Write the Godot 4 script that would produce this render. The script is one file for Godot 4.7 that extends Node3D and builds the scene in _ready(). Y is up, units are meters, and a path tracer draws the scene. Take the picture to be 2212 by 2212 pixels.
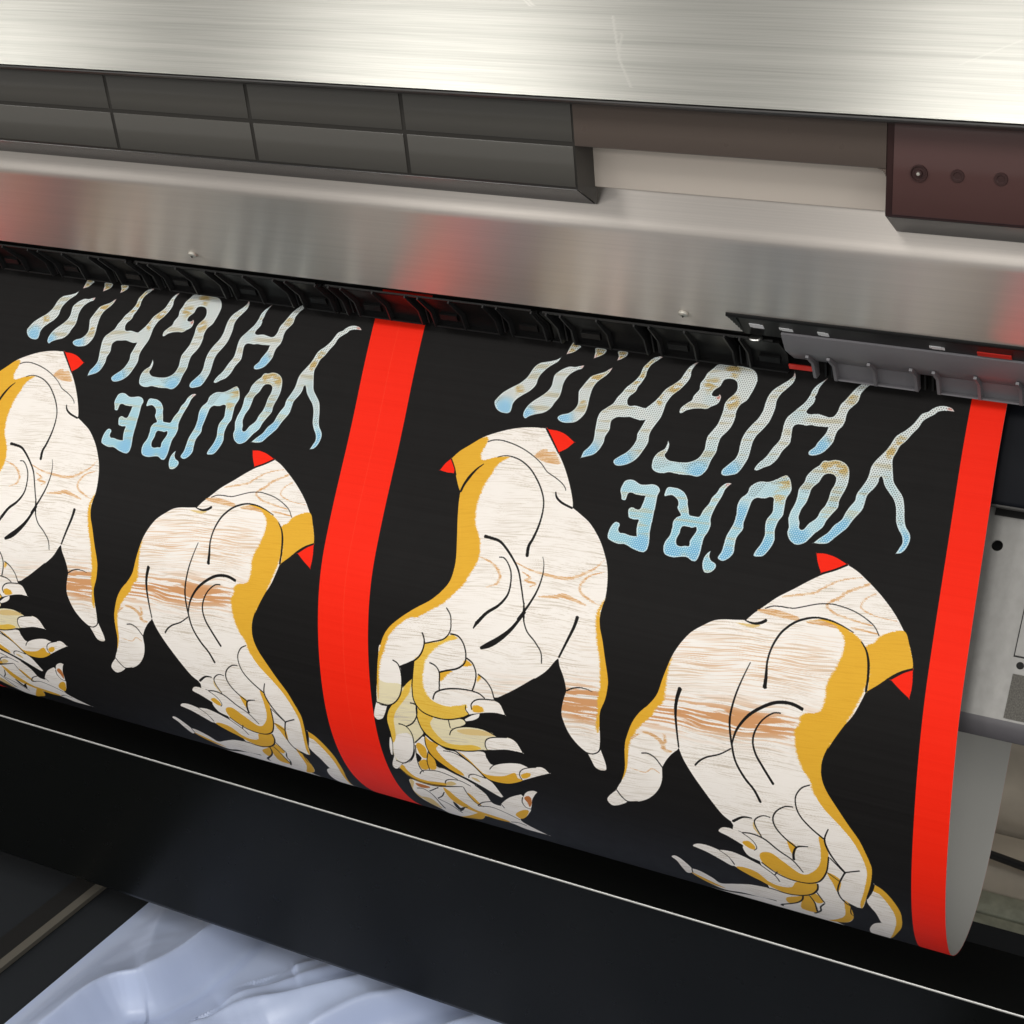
extends Node3D

# Heights in the builders are measured from a datum 1.6 m above the floor.
const H := 1.6
const TEX := 2048

var M := {}
var rng := RandomNumberGenerator.new()
var ink := PackedByteArray()
const INKS := {"hole": 0, "white": 2, "cream": 3, "yellow": 4, "yellow2": 5, "tan": 6, "orange": 7, "brown": 8, "letter": 9, "black": 0, "red": 1}


func _ready() -> void:
	rng.seed = 11
	# ---------- camera
	var cam := Camera3D.new()
	cam.name = "camera"
	cam.fov = 35.073
	cam.near = 0.02
	cam.far = 60.0
	cam.transform = Transform3D(Basis(Vector3(0.883925, -0.0879498, -0.4592836), Vector3(-0.1649077, 0.8604317, -0.4821440), Vector3(0.4375866, 0.5019185, 0.7460535)), Vector3(0, H, 0))
	add_child(cam)
	cam.current = true
	# ---------- surroundings (an indoor close-up: no sky, no sun)
	var we := WorldEnvironment.new()
	we.name = "surroundings"
	var env := Environment.new()
	env.background_mode = Environment.BG_COLOR
	env.background_color = lin(0.60, 0.585, 0.56)
	env.background_energy_multiplier = 1.0
	env.tonemap_mode = Environment.TONE_MAPPER_LINEAR
	env.tonemap_exposure = 1.0
	env.sdfgi_enabled = true
	env.ssao_enabled = true
	env.ssil_enabled = true
	we.environment = env
	add_child(we)
	materials()
	# ---------- ceiling lamps
	for k in 7:
		ceiling_lamp(Vector3([-2.85, -1.65, -0.44, -2.3, -1.0, 0.5, 1.75][k], 2.72, [0.45, 0.45, 0.45, 2.2, 2.2, 2.2, 1.0][k]), ["leftmost square ceiling lamp above the printer front", "square ceiling lamp above the left half of the printer", "square ceiling lamp above the right half of the printer", "leftmost square ceiling lamp of the row behind the viewer", "middle square ceiling lamp of the row behind the viewer", "rightmost square ceiling lamp of the row behind the viewer", "added square ceiling lamp to the right of the printer"][k])  # last lamp is added, to brighten wall and sheet back at the right
	# ---------- setting
	setting()
	# ---------- the printer, the print and what lies below
	printer()
	printed_sheet()
	basket()


# ------------------------------------------------------------------ helpers
func lin(r: float, g: float, b: float, a := 1.0) -> Color:
	var c := Color(r, g, b).linear_to_srgb()
	c.a = a
	return c


func mat(called: String, c: Color, rough: float, metal := 0.0, spec := 0.5) -> StandardMaterial3D:
	var m := StandardMaterial3D.new()
	m.resource_name = called
	m.albedo_color = c
	m.roughness = rough
	m.metallic = metal
	m.metallic_specular = spec
	M[called] = m
	return m


func mb() -> SurfaceTool:
	var st := SurfaceTool.new()
	st.begin(Mesh.PRIMITIVE_TRIANGLES)
	return st


func base(called: String, at: Vector3, label: String, category: String, group := "") -> Node3D:
	var o := Node3D.new()
	o.name = called
	o.position = at
	o.set_meta("label", label)
	o.set_meta("category", category)
	if group:
		o.set_meta("group", group)
	add_child(o, true)
	return o


func obj(called: String, st: SurfaceTool, m: Material, parent: Node3D, label := "") -> MeshInstance3D:
	# the mesh is in world coordinates; the node only takes its parents' offset away
	var o := MeshInstance3D.new()
	o.name = called
	st.generate_tangents()
	o.mesh = st.commit()
	o.material_override = m
	parent.add_child(o, true)
	var off := Vector3.ZERO
	var p: Node = parent
	while p is Node3D and p != self:
		off += (p as Node3D).position
		p = p.get_parent()
	o.position = -off
	if label:
		o.set_meta("label", label)
	return o


func struct(called: String, st: SurfaceTool, m: Material) -> MeshInstance3D:
	var o := obj(called, st, m, self)
	o.set_meta("kind", "structure")
	return o


func tri(st: SurfaceTool, a: Vector3, b: Vector3, c: Vector3, na: Vector3, nb: Vector3, nc: Vector3, ua: Vector2, ub: Vector2, uc: Vector2) -> void:
	if (b - a).cross(c - a).dot(na + nb + nc) > 0.0:
		var t := b; b = c; c = t
		t = nb; nb = nc; nc = t
		var u := ub; ub = uc; uc = u
	st.set_normal(na); st.set_uv(ua); st.add_vertex(a)
	st.set_normal(nb); st.set_uv(ub); st.add_vertex(b)
	st.set_normal(nc); st.set_uv(uc); st.add_vertex(c)


func quad(st: SurfaceTool, p: Array, n: Array, u: Array) -> void:
	tri(st, p[0], p[1], p[2], n[0], n[1], n[2], u[0], u[1], u[2])
	tri(st, p[0], p[2], p[3], n[0], n[2], n[3], u[0], u[2], u[3])


func at3(x: float, q: Vector2) -> Vector3:
	return Vector3(x, q.x + H, q.y)


# a closed outline in the (height, depth) plane, drawn out from x0 to x1; corners under 50 degrees are smoothed
func run(st: SurfaceTool, outline: Array, x0: float, x1: float, caps := true) -> void:
	var poly := PackedVector2Array(outline)
	var n := poly.size()
	var area := 0.0
	for i in n:
		area += poly[i].cross(poly[(i + 1) % n])
	var sgn := 1.0 if area > 0.0 else -1.0
	var en := []
	for i in n:
		var e: Vector2 = (poly[(i + 1) % n] - poly[i]).normalized()
		en.append(Vector2(e.y, -e.x) * sgn)
	var s := 0.0
	for i in n:
		var j := (i + 1) % n
		var e0: Vector2 = en[(i + n - 1) % n]
		var e1: Vector2 = en[i]
		var e2: Vector2 = en[j]
		var na := (e0 + e1).normalized() if e0.dot(e1) > 0.64 else e1
		var nb := (e1 + e2).normalized() if e1.dot(e2) > 0.64 else e1
		var l := poly[i].distance_to(poly[j])
		var A := Vector3(0, na.x, na.y)
		var B := Vector3(0, nb.x, nb.y)
		quad(st, [at3(x0, poly[i]), at3(x1, poly[i]), at3(x1, poly[j]), at3(x0, poly[j])], [A, A, B, B], [Vector2(x0, s), Vector2(x1, s), Vector2(x1, s + l), Vector2(x0, s + l)])
		s += l
	if caps:
		var idx := Geometry2D.triangulate_polygon(poly)
		for i in range(0, idx.size(), 3):
			for side in [[x0, Vector3.LEFT], [x1, Vector3.RIGHT]]:
				var x: float = side[0]
				var nn: Vector3 = side[1]
				tri(st, at3(x, poly[idx[i]]), at3(x, poly[idx[i + 1]]), at3(x, poly[idx[i + 2]]), nn, nn, nn, poly[idx[i]], poly[idx[i + 1]], poly[idx[i + 2]])


# outline of a slab from a to b whose thickness t lies to the left of the way a > b; corners chamfered by c
func slab(a: Vector2, b: Vector2, t: float, c := 0.0006) -> Array:
	var e := (b - a).normalized()
	var n := Vector2(-e.y, e.x)
	var k := n * signf(t) * c
	return [a + e * c, b - e * c, b + k, b + n * t - k, b + n * t - e * c, a + n * t + e * c, a + n * t - k, a + k]


func bx(st: SurfaceTool, c: Vector3, s: Vector3, ch := 0.0008) -> void:
	var y0 := c.y - H - s.y / 2
	var y1 := c.y - H + s.y / 2
	var z0 := c.z - s.z / 2
	var z1 := c.z + s.z / 2
	run(st, [Vector2(y0 + ch, z0), Vector2(y1 - ch, z0), Vector2(y1, z0 + ch), Vector2(y1, z1 - ch), Vector2(y1 - ch, z1), Vector2(y0 + ch, z1), Vector2(y0, z1 - ch), Vector2(y0, z0 + ch)], c.x - s.x / 2, c.x + s.x / 2)


# turned shape: prof holds (radius, height along axis)
func lathe(st: SurfaceTool, at: Vector3, axis: Vector3, prof: Array, seg := 28) -> void:
	var w := axis.normalized()
	var u := w.cross(Vector3.RIGHT if absf(w.x) < 0.8 else Vector3.UP).normalized()
	var v := w.cross(u)
	for i in prof.size() - 1:
		var p: Vector2 = prof[i]
		var q: Vector2 = prof[i + 1]
		var e := (q - p).normalized()
		var nn := Vector2(e.y, -e.x)
		for k in seg:
			var a0 := TAU * k / seg
			var a1 := TAU * (k + 1) / seg
			var d0 := u * cos(a0) + v * sin(a0)
			var d1 := u * cos(a1) + v * sin(a1)
			var n0 := d0 * nn.x + w * nn.y
			var n1 := d1 * nn.x + w * nn.y
			quad(st, [at + d0 * p.x + w * p.y, at + d1 * p.x + w * p.y, at + d1 * q.x + w * q.y, at + d0 * q.x + w * q.y], [n0, n1, n1, n0], [Vector2(k, i), Vector2(k + 1, i), Vector2(k + 1, i + 1), Vector2(k, i + 1)])


func tube(st: SurfaceTool, pts: Array, r: float, seg := 10) -> void:
	for i in pts.size() - 1:
		var a: Vector3 = pts[i]
		var b: Vector3 = pts[i + 1]
		var wa := ((pts[i + 1] as Vector3) - (pts[maxi(i - 1, 0)] as Vector3)).normalized()
		var wb := ((pts[mini(i + 2, pts.size() - 1)] as Vector3) - a).normalized()
		for k in seg:
			var q := []
			var n := []
			for e in [[a, wa, k], [a, wa, k + 1], [b, wb, k + 1], [b, wb, k]]:
				var w: Vector3 = e[1]
				var u := w.cross(Vector3(0.13, 0.9, 0.4)).normalized()
				var v := w.cross(u)
				var d: Vector3 = u * cos(TAU * e[2] / seg) + v * sin(TAU * e[2] / seg)
				n.append(d)
				q.append((e[0] as Vector3) + d * r)
			quad(st, q, n, [Vector2(k, i), Vector2(k + 1, i), Vector2(k + 1, i + 1), Vector2(k, i + 1)])


# ------------------------------------------------------------------ materials
func brushed_image(w: int, h: int, lo: float, length: float, seed_: int) -> Image:
	var im := Image.create_empty(w, h, false, Image.FORMAT_RGB8)
	var n := FastNoiseLite.new()
	n.seed = seed_
	n.noise_type = FastNoiseLite.TYPE_VALUE_CUBIC
	n.frequency = 1.0
	n.fractal_type = FastNoiseLite.FRACTAL_NONE
	var data := PackedByteArray()
	data.resize(w * h * 3)
	for y in h:
		for x in w:
			var a := n.get_noise_2d(x / length, y * 0.93) * 0.6 + n.get_noise_2d(x / (length * 0.31) + 40.0, y * 0.41 + 9.0) * 0.4 + n.get_noise_2d(x / (length * 2.6) + 7.0, y * 0.12 + 90.0) * 0.45
			var g := int(clampf(lo + (1.0 - lo) * (0.5 + 0.75 * a), 0.0, 1.0) * 255.0)
			var o := (y * w + x) * 3
			data[o] = g
			data[o + 1] = g
			data[o + 2] = g
	im.set_data(w, h, false, Image.FORMAT_RGB8, data)
	return im


func speckle(freq: float, seed_: int, lo: float, hi: float, octaves := 4) -> NoiseTexture2D:
	var n := FastNoiseLite.new()
	n.seed = seed_
	n.frequency = freq
	n.fractal_octaves = octaves
	var t := NoiseTexture2D.new()
	t.width = 512
	t.height = 512
	t.seamless = true
	t.noise = n
	var g := Gradient.new()
	g.set_color(0, Color(lo, lo, lo))
	g.set_color(1, Color(hi, hi, hi))
	t.color_ramp = g
	return t


func scratch(im: Image, x0: float, t0: float, x1: float, t1: float, bright: float) -> void:
	# lid coordinates in metres > pixels
	var a := Vector2((x0 + 1.5) / 2.0 * im.get_width(), t0 / 0.3 * im.get_height())
	var b := Vector2((x1 + 1.5) / 2.0 * im.get_width(), t1 / 0.3 * im.get_height())
	var n := int(a.distance_to(b) * 1.5) + 1
	for i in n + 1:
		var p := a.lerp(b, float(i) / n)
		var c := im.get_pixel(int(p.x), int(p.y))
		im.set_pixel(int(p.x) + 1, int(p.y), c.lerp(Color(1, 1, 1), bright * 0.3))
		im.set_pixel(int(p.x), int(p.y), c.lerp(Color(1, 1, 1), bright))


func materials() -> void:
	# lid sheet: brushed along its length; each spot of the sheet has its own place in the picture
	var im := brushed_image(2048, 1024, 0.86, 100.0, 3)
	scratch(im, -0.4295, 0.0528, -0.4188, 0.0256, 0.9)
	scratch(im, -0.4188, 0.0256, -0.4070, 0.0083, 0.7)
	scratch(im, -0.4210, 0.0423, -0.4199, 0.0312, 0.6)
	scratch(im, -0.4941, 0.0625, -0.4870, 0.0572, 0.9)
	scratch(im, -0.4922, 0.0635, -0.4851, 0.0578, 0.9)
	scratch(im, -0.2140, 0.0316, -0.1826, 0.0472, 0.35)
	var lid_t := ImageTexture.create_from_image(im)
	var m := mat("brushed aluminium", lin(0.53, 0.525, 0.49), 0.33, 1.0)
	m.albedo_texture = lid_t
	m.uv1_scale = Vector3(0.5, 3.3333, 1)
	m.uv1_offset = Vector3(0.75, 0, 0)
	m.heightmap_enabled = true
	m.heightmap_texture = lid_t
	m.heightmap_scale = 0.008
	m.anisotropy_enabled = true
	m.anisotropy = -0.93
	# cover plate under the lid
	var im2 := brushed_image(1024, 512, 0.95, 260.0, 21)
	var pl_t := ImageTexture.create_from_image(im2)
	m = mat("plate steel", lin(0.86, 0.80, 0.745), 0.385, 1.0)
	m.albedo_texture = pl_t
	m.uv1_scale = Vector3(1.3, 6.0, 1)
	m.anisotropy_enabled = true
	m.anisotropy = -0.98
	m = mat("beige paint", lin(0.76, 0.68, 0.60), 0.5)
	m.roughness_texture = speckle(0.08, 5, 0.8, 1.0)
	m.uv1_triplanar = true
	m.uv1_scale = Vector3.ONE * 9.0
	var dust := speckle(0.012, 8, 0.9, 1.0, 3)
	for d in [["smoked panel", lin(0.088, 0.084, 0.076), 0.20], ["smoked frame", lin(0.050, 0.047, 0.043), 0.22], ["bevel plastic", lin(0.022, 0.022, 0.024), 0.16], ["smoked band", lin(0.13, 0.103, 0.088), 0.3], ["red reflection plastic", lin(0.095, 0.049, 0.046), 0.18], ["red reflection frame", lin(0.050, 0.026, 0.025), 0.3], ["black plastic", lin(0.007, 0.007, 0.0073), 0.45], ["rib plastic", lin(0.018, 0.018, 0.019), 0.4], ["grey plastic", lin(0.19, 0.185, 0.20), 0.45], ["rim plastic", lin(0.05, 0.048, 0.047), 0.35], ["black gloss", lin(0.0075, 0.008, 0.0078), 0.16], ["black satin", lin(0.005, 0.0055, 0.0052), 0.30, 0.2], ["navy satin", lin(0.005, 0.006, 0.009), 0.5, 0.2]]:  # maroon tones: reflection of the red strip put into the base colour
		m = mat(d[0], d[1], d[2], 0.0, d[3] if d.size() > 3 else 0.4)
		m.roughness_texture = dust
		m.uv1_triplanar = true
		m.uv1_scale = Vector3.ONE * 6.0
	var grime := speckle(0.02, 31, 0.90, 1.0, 6)
	m = mat("bare steel", lin(0.30, 0.295, 0.285), 0.5, 0.4)
	m.albedo_texture = grime
	m.uv1_triplanar = true
	m.uv1_scale = Vector3.ONE * 11.0
	m = mat("lip steel", lin(0.10, 0.095, 0.105), 0.5, 0.0)
	m = mat("label", lin(0.17, 0.16, 0.14), 0.7)
	m.albedo_texture = speckle(0.06, 44, 0.5, 1.0, 5)
	m.uv1_triplanar = true
	m.uv1_scale = Vector3.ONE * 25.0
	mat("trim", lin(0.5, 0.5, 0.49), 0.36, 1.0)
	mat("bright steel", lin(0.8, 0.8, 0.78), 0.3, 1.0)
	mat("screw steel", lin(0.66, 0.64, 0.58), 0.35, 0.6)
	mat("dark void", lin(0.004, 0.004, 0.004), 0.8)
	mat("white paint", lin(0.75, 0.76, 0.78), 0.6)
	mat("red piece", lin(0.62, 0.03, 0.02), 0.4)
	m = mat("sheet back", lin(0.66, 0.66, 0.63), 0.62)
	m = mat("film", lin(0.52, 0.61, 0.84), 0.30)  # blue of cool daylight mixed into the colour of the white film
	m.clearcoat_enabled = true
	m.clearcoat = 0.35
	m.clearcoat_roughness = 0.3
	m.uv1_triplanar = true
	m.uv1_scale = Vector3.ONE * 5.0
	m = mat("basket cloth", lin(0.014, 0.019, 0.026), 0.9)
	m.albedo_texture = speckle(0.2, 71, 0.6, 1.0, 3)
	m.uv1_triplanar = true
	m.uv1_scale = Vector3.ONE * 14.0
	mat("bar paint", lin(0.13, 0.12, 0.10), 0.5)
	m = mat("wall paint", lin(0.68, 0.61, 0.51), 0.9)
	m.albedo_texture = speckle(0.02, 81, 0.86, 1.0, 4)
	m.uv1_triplanar = true
	m = mat("floor vinyl", lin(0.05, 0.052, 0.055), 0.6)
	m.albedo_texture = speckle(0.05, 82, 0.7, 1.0, 5)
	m.uv1_triplanar = true
	m = mat("board", lin(0.46, 0.48, 0.38), 0.6)
	m.albedo_texture = speckle(0.03, 83, 0.8, 1.0, 5)
	m.uv1_triplanar = true
	m.uv1_scale = Vector3.ONE * 3.0
	mat("cable", lin(0.012, 0.012, 0.013), 0.4)
	mat("lamp housing", lin(0.7, 0.7, 0.7), 0.6)
	m = mat("lamp diffuser", lin(0.9, 0.9, 0.88), 0.5)
	m.emission_enabled = true
	m.emission = lin(1.0, 0.97, 0.90)
	m.emission_energy_multiplier = 2.0


func ceiling_lamp(p: Vector3, label: String) -> void:
	var o := base("ceiling_lamp", p, label, "lamp")
	var st := mb()
	bx(st, p + Vector3(0, 0.03, 0), Vector3(0.66, 0.06, 0.66), 0.004)
	obj("housing", st, M["lamp housing"], o)
	st = mb()
	bx(st, p + Vector3(0, -0.006, 0), Vector3(0.6, 0.008, 0.6), 0.001)
	obj("diffuser", st, M["lamp diffuser"], o)
	var l := AreaLight3D.new()
	l.name = "glow"
	l.area_size = Vector2(0.6, 0.6)
	l.light_color = lin(1.0, 0.98, 0.94)
	l.light_energy = 1.05
	l.area_range = 8.0
	l.area_attenuation = 2.0
	l.shadow_enabled = true
	l.rotation = Vector3(-PI / 2, 0, 0)
	l.position = Vector3(0, -0.016, 0)
	o.add_child(l)


# ------------------------------------------------------------------ setting
func setting() -> void:
	var st := mb()
	run(st, [Vector2(-1.6, -4.0), Vector2(-1.6, 3.5), Vector2(-1.66, 3.5), Vector2(-1.66, -4.0)], -4.5, 3.5)
	struct("floor", st, M["floor vinyl"])
	st = mb()
	run(st, [Vector2(-1.599, -1.80), Vector2(1.2, -1.80), Vector2(1.2, -1.90), Vector2(-1.599, -1.90)], -3.0, 0.6)
	var w := obj("back_wall", st, M["wall paint"], self)
	w.set_meta("label", "plain beige wall behind the printer, seen past the sheet's edge")
	w.set_meta("category", "wall")
	# long greenish boards on the floor between the printer's feet and the wall
	var lab := ["greenish board on the floor behind the black tray, the nearest one", "greenish board on the floor behind the black tray, second from the front", "beige board lying along the wall under the black cable"]
	for k in 3:
		st = mb()
		var z0: float = [-1.582, -1.629, -1.673][k]
		var z1: float = [-1.627, -1.669, -1.79][k]
		var y: float = [-1.585, -1.583, -1.586][k]
		run(st, [Vector2(y - 0.013, z0), Vector2(y - 0.002, z0), Vector2(y, z0 - 0.002), Vector2(y, z1 + 0.002), Vector2(y - 0.002, z1), Vector2(y - 0.013, z1)], -1.6, 0.6)
		var b := obj("floor_board", st, M["board"] if k < 2 else M["wall paint"], self)
		b.set_meta("label", lab[k])
		b.set_meta("category", "board")
		b.set_meta("group", "boards on the floor behind the printer")
	st = mb()
	var pts := []
	for i in 25:
		var f := i / 24.0
		pts.append(Vector3(-0.62 + f * 1.1, 0.026 + 0.006 * sin(f * 9.0), -1.722 - 0.02 * sin(f * 6.0 + 1.3)))
	tube(st, pts, 0.006)
	var c := obj("power_cable", st, M["cable"], self)
	c.set_meta("label", "black cable running along the foot of the beige wall")
	c.set_meta("category", "cable")


# ------------------------------------------------------------------ printer
func plate_with_hole(st: SurfaceTool, a: Vector2, b: Vector2, x0: float, x1: float, hx: float, hs: float, r: float) -> void:
	var L := a.distance_to(b)
	var e := (b - a) / L
	var nn := Vector2(-e.y, e.x)
	if nn.y < 0.0:
		nn = -nn
	var n := Vector3(0, nn.x, nn.y)
	var poly := PackedVector2Array([Vector2(x0, 0), Vector2(x1, 0), Vector2(x1, L), Vector2(hx + 0.00001, L)])
	for k in 33:
		var t := PI / 2 + 0.0004 - TAU * k / 32.0 * 0.9999
		poly.append(Vector2(hx + cos(t) * r, hs + sin(t) * r))
	poly.append(Vector2(hx - 0.00001, L))
	poly.append(Vector2(x0, L))
	var idx := Geometry2D.triangulate_polygon(poly)
	for i in range(0, idx.size(), 3):
		var p := []
		for j in 3:
			var q := poly[idx[i + j]]
			p.append(at3(q.x, a + e * q.y))
		tri(st, p[0], p[1], p[2], n, n, n, poly[idx[i]], poly[idx[i + 1]], poly[idx[i + 2]])
	# the wall of the hole
	for k in 32:
		var t0 := TAU * k / 32.0
		var t1 := TAU * (k + 1) / 32.0
		var q0 := at3(hx + cos(t0) * r, a + e * (hs + sin(t0) * r))
		var q1 := at3(hx + cos(t1) * r, a + e * (hs + sin(t1) * r))
		var m0 := -(Vector3(cos(t0), e.x * sin(t0), e.y * sin(t0)))
		quad(st, [q0, q1, q1 - n * 0.002, q0 - n * 0.002], [m0, m0, m0, m0], [Vector2.ZERO, Vector2.ZERO, Vector2.ZERO, Vector2.ZERO])


func printer() -> void:
	var P := base("wide_format_printer", Vector3(-0.8, 0, -1.3), "wide-format printer with brushed metal lid and smoked front cover", "printer")
	var st := mb()
	# brushed lid: a sloping front sheet and a flat top
	run(st, [Vector2(-0.2833, -0.8812), Vector2(-0.0593, -1.0563), Vector2(-0.0521, -1.0669), Vector2(-0.0493, -1.0801), Vector2(-0.0493, -1.4686), Vector2(-0.0521, -1.4686), Vector2(-0.0521, -1.0801), Vector2(-0.0550, -1.0688), Vector2(-0.0625, -1.0598), Vector2(-0.2850, -0.8845)], -2.2, 0.05)
	var lid := obj("lid", st, M["brushed aluminium"], P, "brushed aluminium lid with fine scratches")
	st = mb()
	run(st, [Vector2(-0.2839, -0.8800), Vector2(-0.2848, -0.8796), Vector2(-0.2858, -0.8802), Vector2(-0.2884, -0.8845), Vector2(-0.2901, -0.8944), Vector2(-0.2901, -0.9380), Vector2(-0.2871, -0.9380), Vector2(-0.2861, -0.8854)], -2.2, 0.05)
	obj("lid_rim", st, M["rim plastic"], P)
	# smoked front cover: a ribbed block on the left, a thin band in the middle, a block on the right
	st = mb()
	run(st, [Vector2(-0.2903, -0.8987), Vector2(-0.3487, -0.8987), Vector2(-0.3494, -0.8995), Vector2(-0.3682, -0.9249), Vector2(-0.3680, -0.9271), Vector2(-0.2903, -0.9271)], -2.2, -0.4535)
	var cover := obj("front_cover", st, M["smoked frame"], P, "dark smoked front cover of ribbed panels")
	var x1 := -0.4548
	for c in 12:
		var x0 := x1 - 0.1234
		for row in 2:
			st = mb()
			var ya: float = [-0.2913, -0.3206][row]
			var yb: float = [-0.3176, -0.3475][row]
			run(st, [Vector2(ya, -0.89880), Vector2(ya, -0.89837), Vector2(ya - 0.0003, -0.89814), Vector2(yb + 0.0003, -0.89814), Vector2(yb, -0.89837), Vector2(yb, -0.89880)], x0, x1)
			obj("panel", st, M["smoked panel"], cover)
		x1 -= 0.1265
	# bevel strip along the foot of the block
	st = mb()
	run(st, [Vector2(-0.3498, -0.8994), Vector2(-0.3680, -0.9240), Vector2(-0.3674, -0.9245), Vector2(-0.3492, -0.8998)], -2.2, -0.4548)
	obj("bevel", st, M["bevel plastic"], cover)
	st = mb()
	run(st, [Vector2(-0.2903, -0.8980), Vector2(-0.3195, -0.8980), Vector2(-0.3203, -0.8988), Vector2(-0.3203, -0.9015), Vector2(-0.3195, -0.9020), Vector2(-0.2903, -0.9020)], -0.4533, -0.2528)
	# rounded inner corner of the opening, right end
	obj("cover_band", st, M["smoked band"], P)
	st = mb()
	for k in 6:
		var t0 := PI / 2 * k / 6.0
		var t1 := PI / 2 * (k + 1) / 6.0
		var r := 0.005
		var cx := -0.2528 - r
		var cy := -0.3203 - r
		run(st, [Vector2(cy + r, -0.8982), Vector2(cy + r * sin((t0 + t1) / 2), -0.8982), Vector2(cy + r * sin((t0 + t1) / 2), -0.9020), Vector2(cy + r, -0.9020)], cx + r * cos(t1), cx + r * cos(t0))
	obj("corner_fillet", st, M["smoked band"], P)
	st = mb()
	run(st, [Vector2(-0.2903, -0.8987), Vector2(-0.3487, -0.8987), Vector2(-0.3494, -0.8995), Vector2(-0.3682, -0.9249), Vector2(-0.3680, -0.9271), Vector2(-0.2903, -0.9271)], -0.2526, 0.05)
	var blk := obj("cover_block", st, M["red reflection frame"], P, "dark smoked block with round screw bosses, tinted maroon for a red reflection")  # maroon stands for the red strip mirrored in the smoked plastic
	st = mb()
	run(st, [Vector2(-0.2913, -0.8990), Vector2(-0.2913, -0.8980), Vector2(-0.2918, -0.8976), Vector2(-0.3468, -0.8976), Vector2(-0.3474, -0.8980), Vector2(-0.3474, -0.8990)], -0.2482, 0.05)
	obj("panel", st, M["red reflection plastic"], blk)
	st = mb()
	run(st, [Vector2(-0.3496, -0.8992), Vector2(-0.3680, -0.9240), Vector2(-0.3674, -0.9245), Vector2(-0.3491, -0.8997)], -0.2511, 0.05)
	obj("bevel", st, M["bevel plastic"], blk)
	for k in 6:
		st = mb()
		var bc := Vector3([-0.2333, -0.2112, -0.1868, -0.142, -0.095, -0.047][k], -0.3210 + H, -0.8976)
		if k % 3 == 0:
			lathe(st, bc, Vector3.BACK, [Vector2(0.0052, 0), Vector2(0.0050, 0.0010), Vector2(0.0044, 0.0010), Vector2(0.0040, 0.0002), Vector2(0.0024, 0.0002), Vector2(0.0020, 0.0014), Vector2(0.0010, 0.0016), Vector2(0.0, 0.0016)])
		else:
			lathe(st, bc, Vector3.BACK, [Vector2(0.0040, 0), Vector2(0.0038, 0.0005), Vector2(0.0024, 0.0005), Vector2(0.0020, 0.0001), Vector2(0.0, 0.0001)])
		var boss := obj("boss", st, M["red reflection frame"], blk)
		if k % 3 == 0:
			st = mb()
			lathe(st, bc + Vector3(0, 0, 0.0016), Vector3.BACK, [Vector2(0.0011, 0), Vector2(0.0009, 0.0004), Vector2(0, 0.0005)])
			obj("boss", st, M["screw steel"], blk, "pale pin in the middle of the first boss")
	# inner wall and the bent steel plate under the cover
	st = mb()
	run(st, slab(Vector2(-0.284, -0.9270), Vector2(-0.3560, -0.9270), -0.003), -2.2, 0.05)
	obj("inner_wall", st, M["beige paint"], P)
	st = mb()
	var fr := [Vector2(-0.3538, -0.9259), Vector2(-0.3700, -0.9259), Vector2(-0.3759, -0.9259), Vector2(-0.3794, -0.9255), Vector2(-0.3826, -0.9249), Vector2(-0.3859, -0.9256), Vector2(-0.3889, -0.9276), Vector2(-0.4895, -1.0115)]
	var out := fr.duplicate()
	for i in range(fr.size() - 1, -1, -1):
		out.append((fr[i] as Vector2) + Vector2(0.0014 if i > 5 else 0.0, -0.0018))
	run(st, out, -2.2, 0.05)
	var plate := obj("guide_plate", st, M["plate steel"], P, "bent steel plate that mirrors the print")
	for p in [Vector3(-0.8692, -0.4733, -0.9978), Vector3(-0.4258, -0.4740, -0.9984)]:
		st = mb()
		var ax := Vector3(0, -0.6428, 0.7660)
		var q: Vector3 = p + Vector3(0, H, 0)
		lathe(st, q, ax, [Vector2(0.0040, 0), Vector2(0.0040, 0.0012), Vector2(0.0036, 0.0020), Vector2(0.0020, 0.0025), Vector2(0, 0.0026)])
		var s := obj("screw", st, M["screw steel"], plate)
		st = mb()
		bx(st, q + ax * 0.0024, Vector3(0.0028, 0.0006, 0.0006), 0.0001)
		bx(st, q + ax * 0.0024, Vector3(0.0006, 0.0026, 0.0012), 0.0001)
		obj("screw", st, M["dark void"], plate, "cross slot of the screw")
	# closed body behind the plate, the platen and the steel front under it
	st = mb()
	run(st, [Vector2(-0.06, -1.14), Vector2(-0.30, -0.960), Vector2(-0.370, -0.960), Vector2(-0.390, -0.965), Vector2(-0.500, -1.030), Vector2(-0.500, -1.062), Vector2(-0.560, -1.070), Vector2(-0.735, -0.930), Vector2(-0.740, -1.15), Vector2(-0.78, -1.5), Vector2(-0.06, -1.5)], -2.2, 0.05)
	obj("body", st, M["dark void"], P)
	st = mb()
	run(st, [Vector2(-0.512, -1.0800), Vector2(-0.5420, -1.0535), Vector2(-0.5700, -1.0285), Vector2(-0.5935, -1.0090), Vector2(-0.5965, -1.0078), Vector2(-0.5990, -1.0090), Vector2(-0.6010, -1.0130), Vector2(-0.5990, -1.0300), Vector2(-0.545, -1.0800)], -2.2, 0.05)
	obj("platen", st, M["navy satin"], P)
	st = mb()
	run(st, [Vector2(-0.5962, -1.0074), Vector2(-0.5974, -1.0068), Vector2(-0.5990, -1.0078), Vector2(-0.6000, -1.0092), Vector2(-0.5985, -1.0088)], -2.2, 0.05)
	obj("platen_edge", st, M["rim plastic"], P)
	st = mb()
	plate_with_hole(st, Vector2(-0.6070, -1.0236), Vector2(-0.7120, -0.9170), -0.9, 0.05, -0.1946, 0.0286, 0.0040)
	var fp := obj("front_panel", st, M["bare steel"], P, "bare steel front panel with a round hole")
	st = mb()
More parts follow.
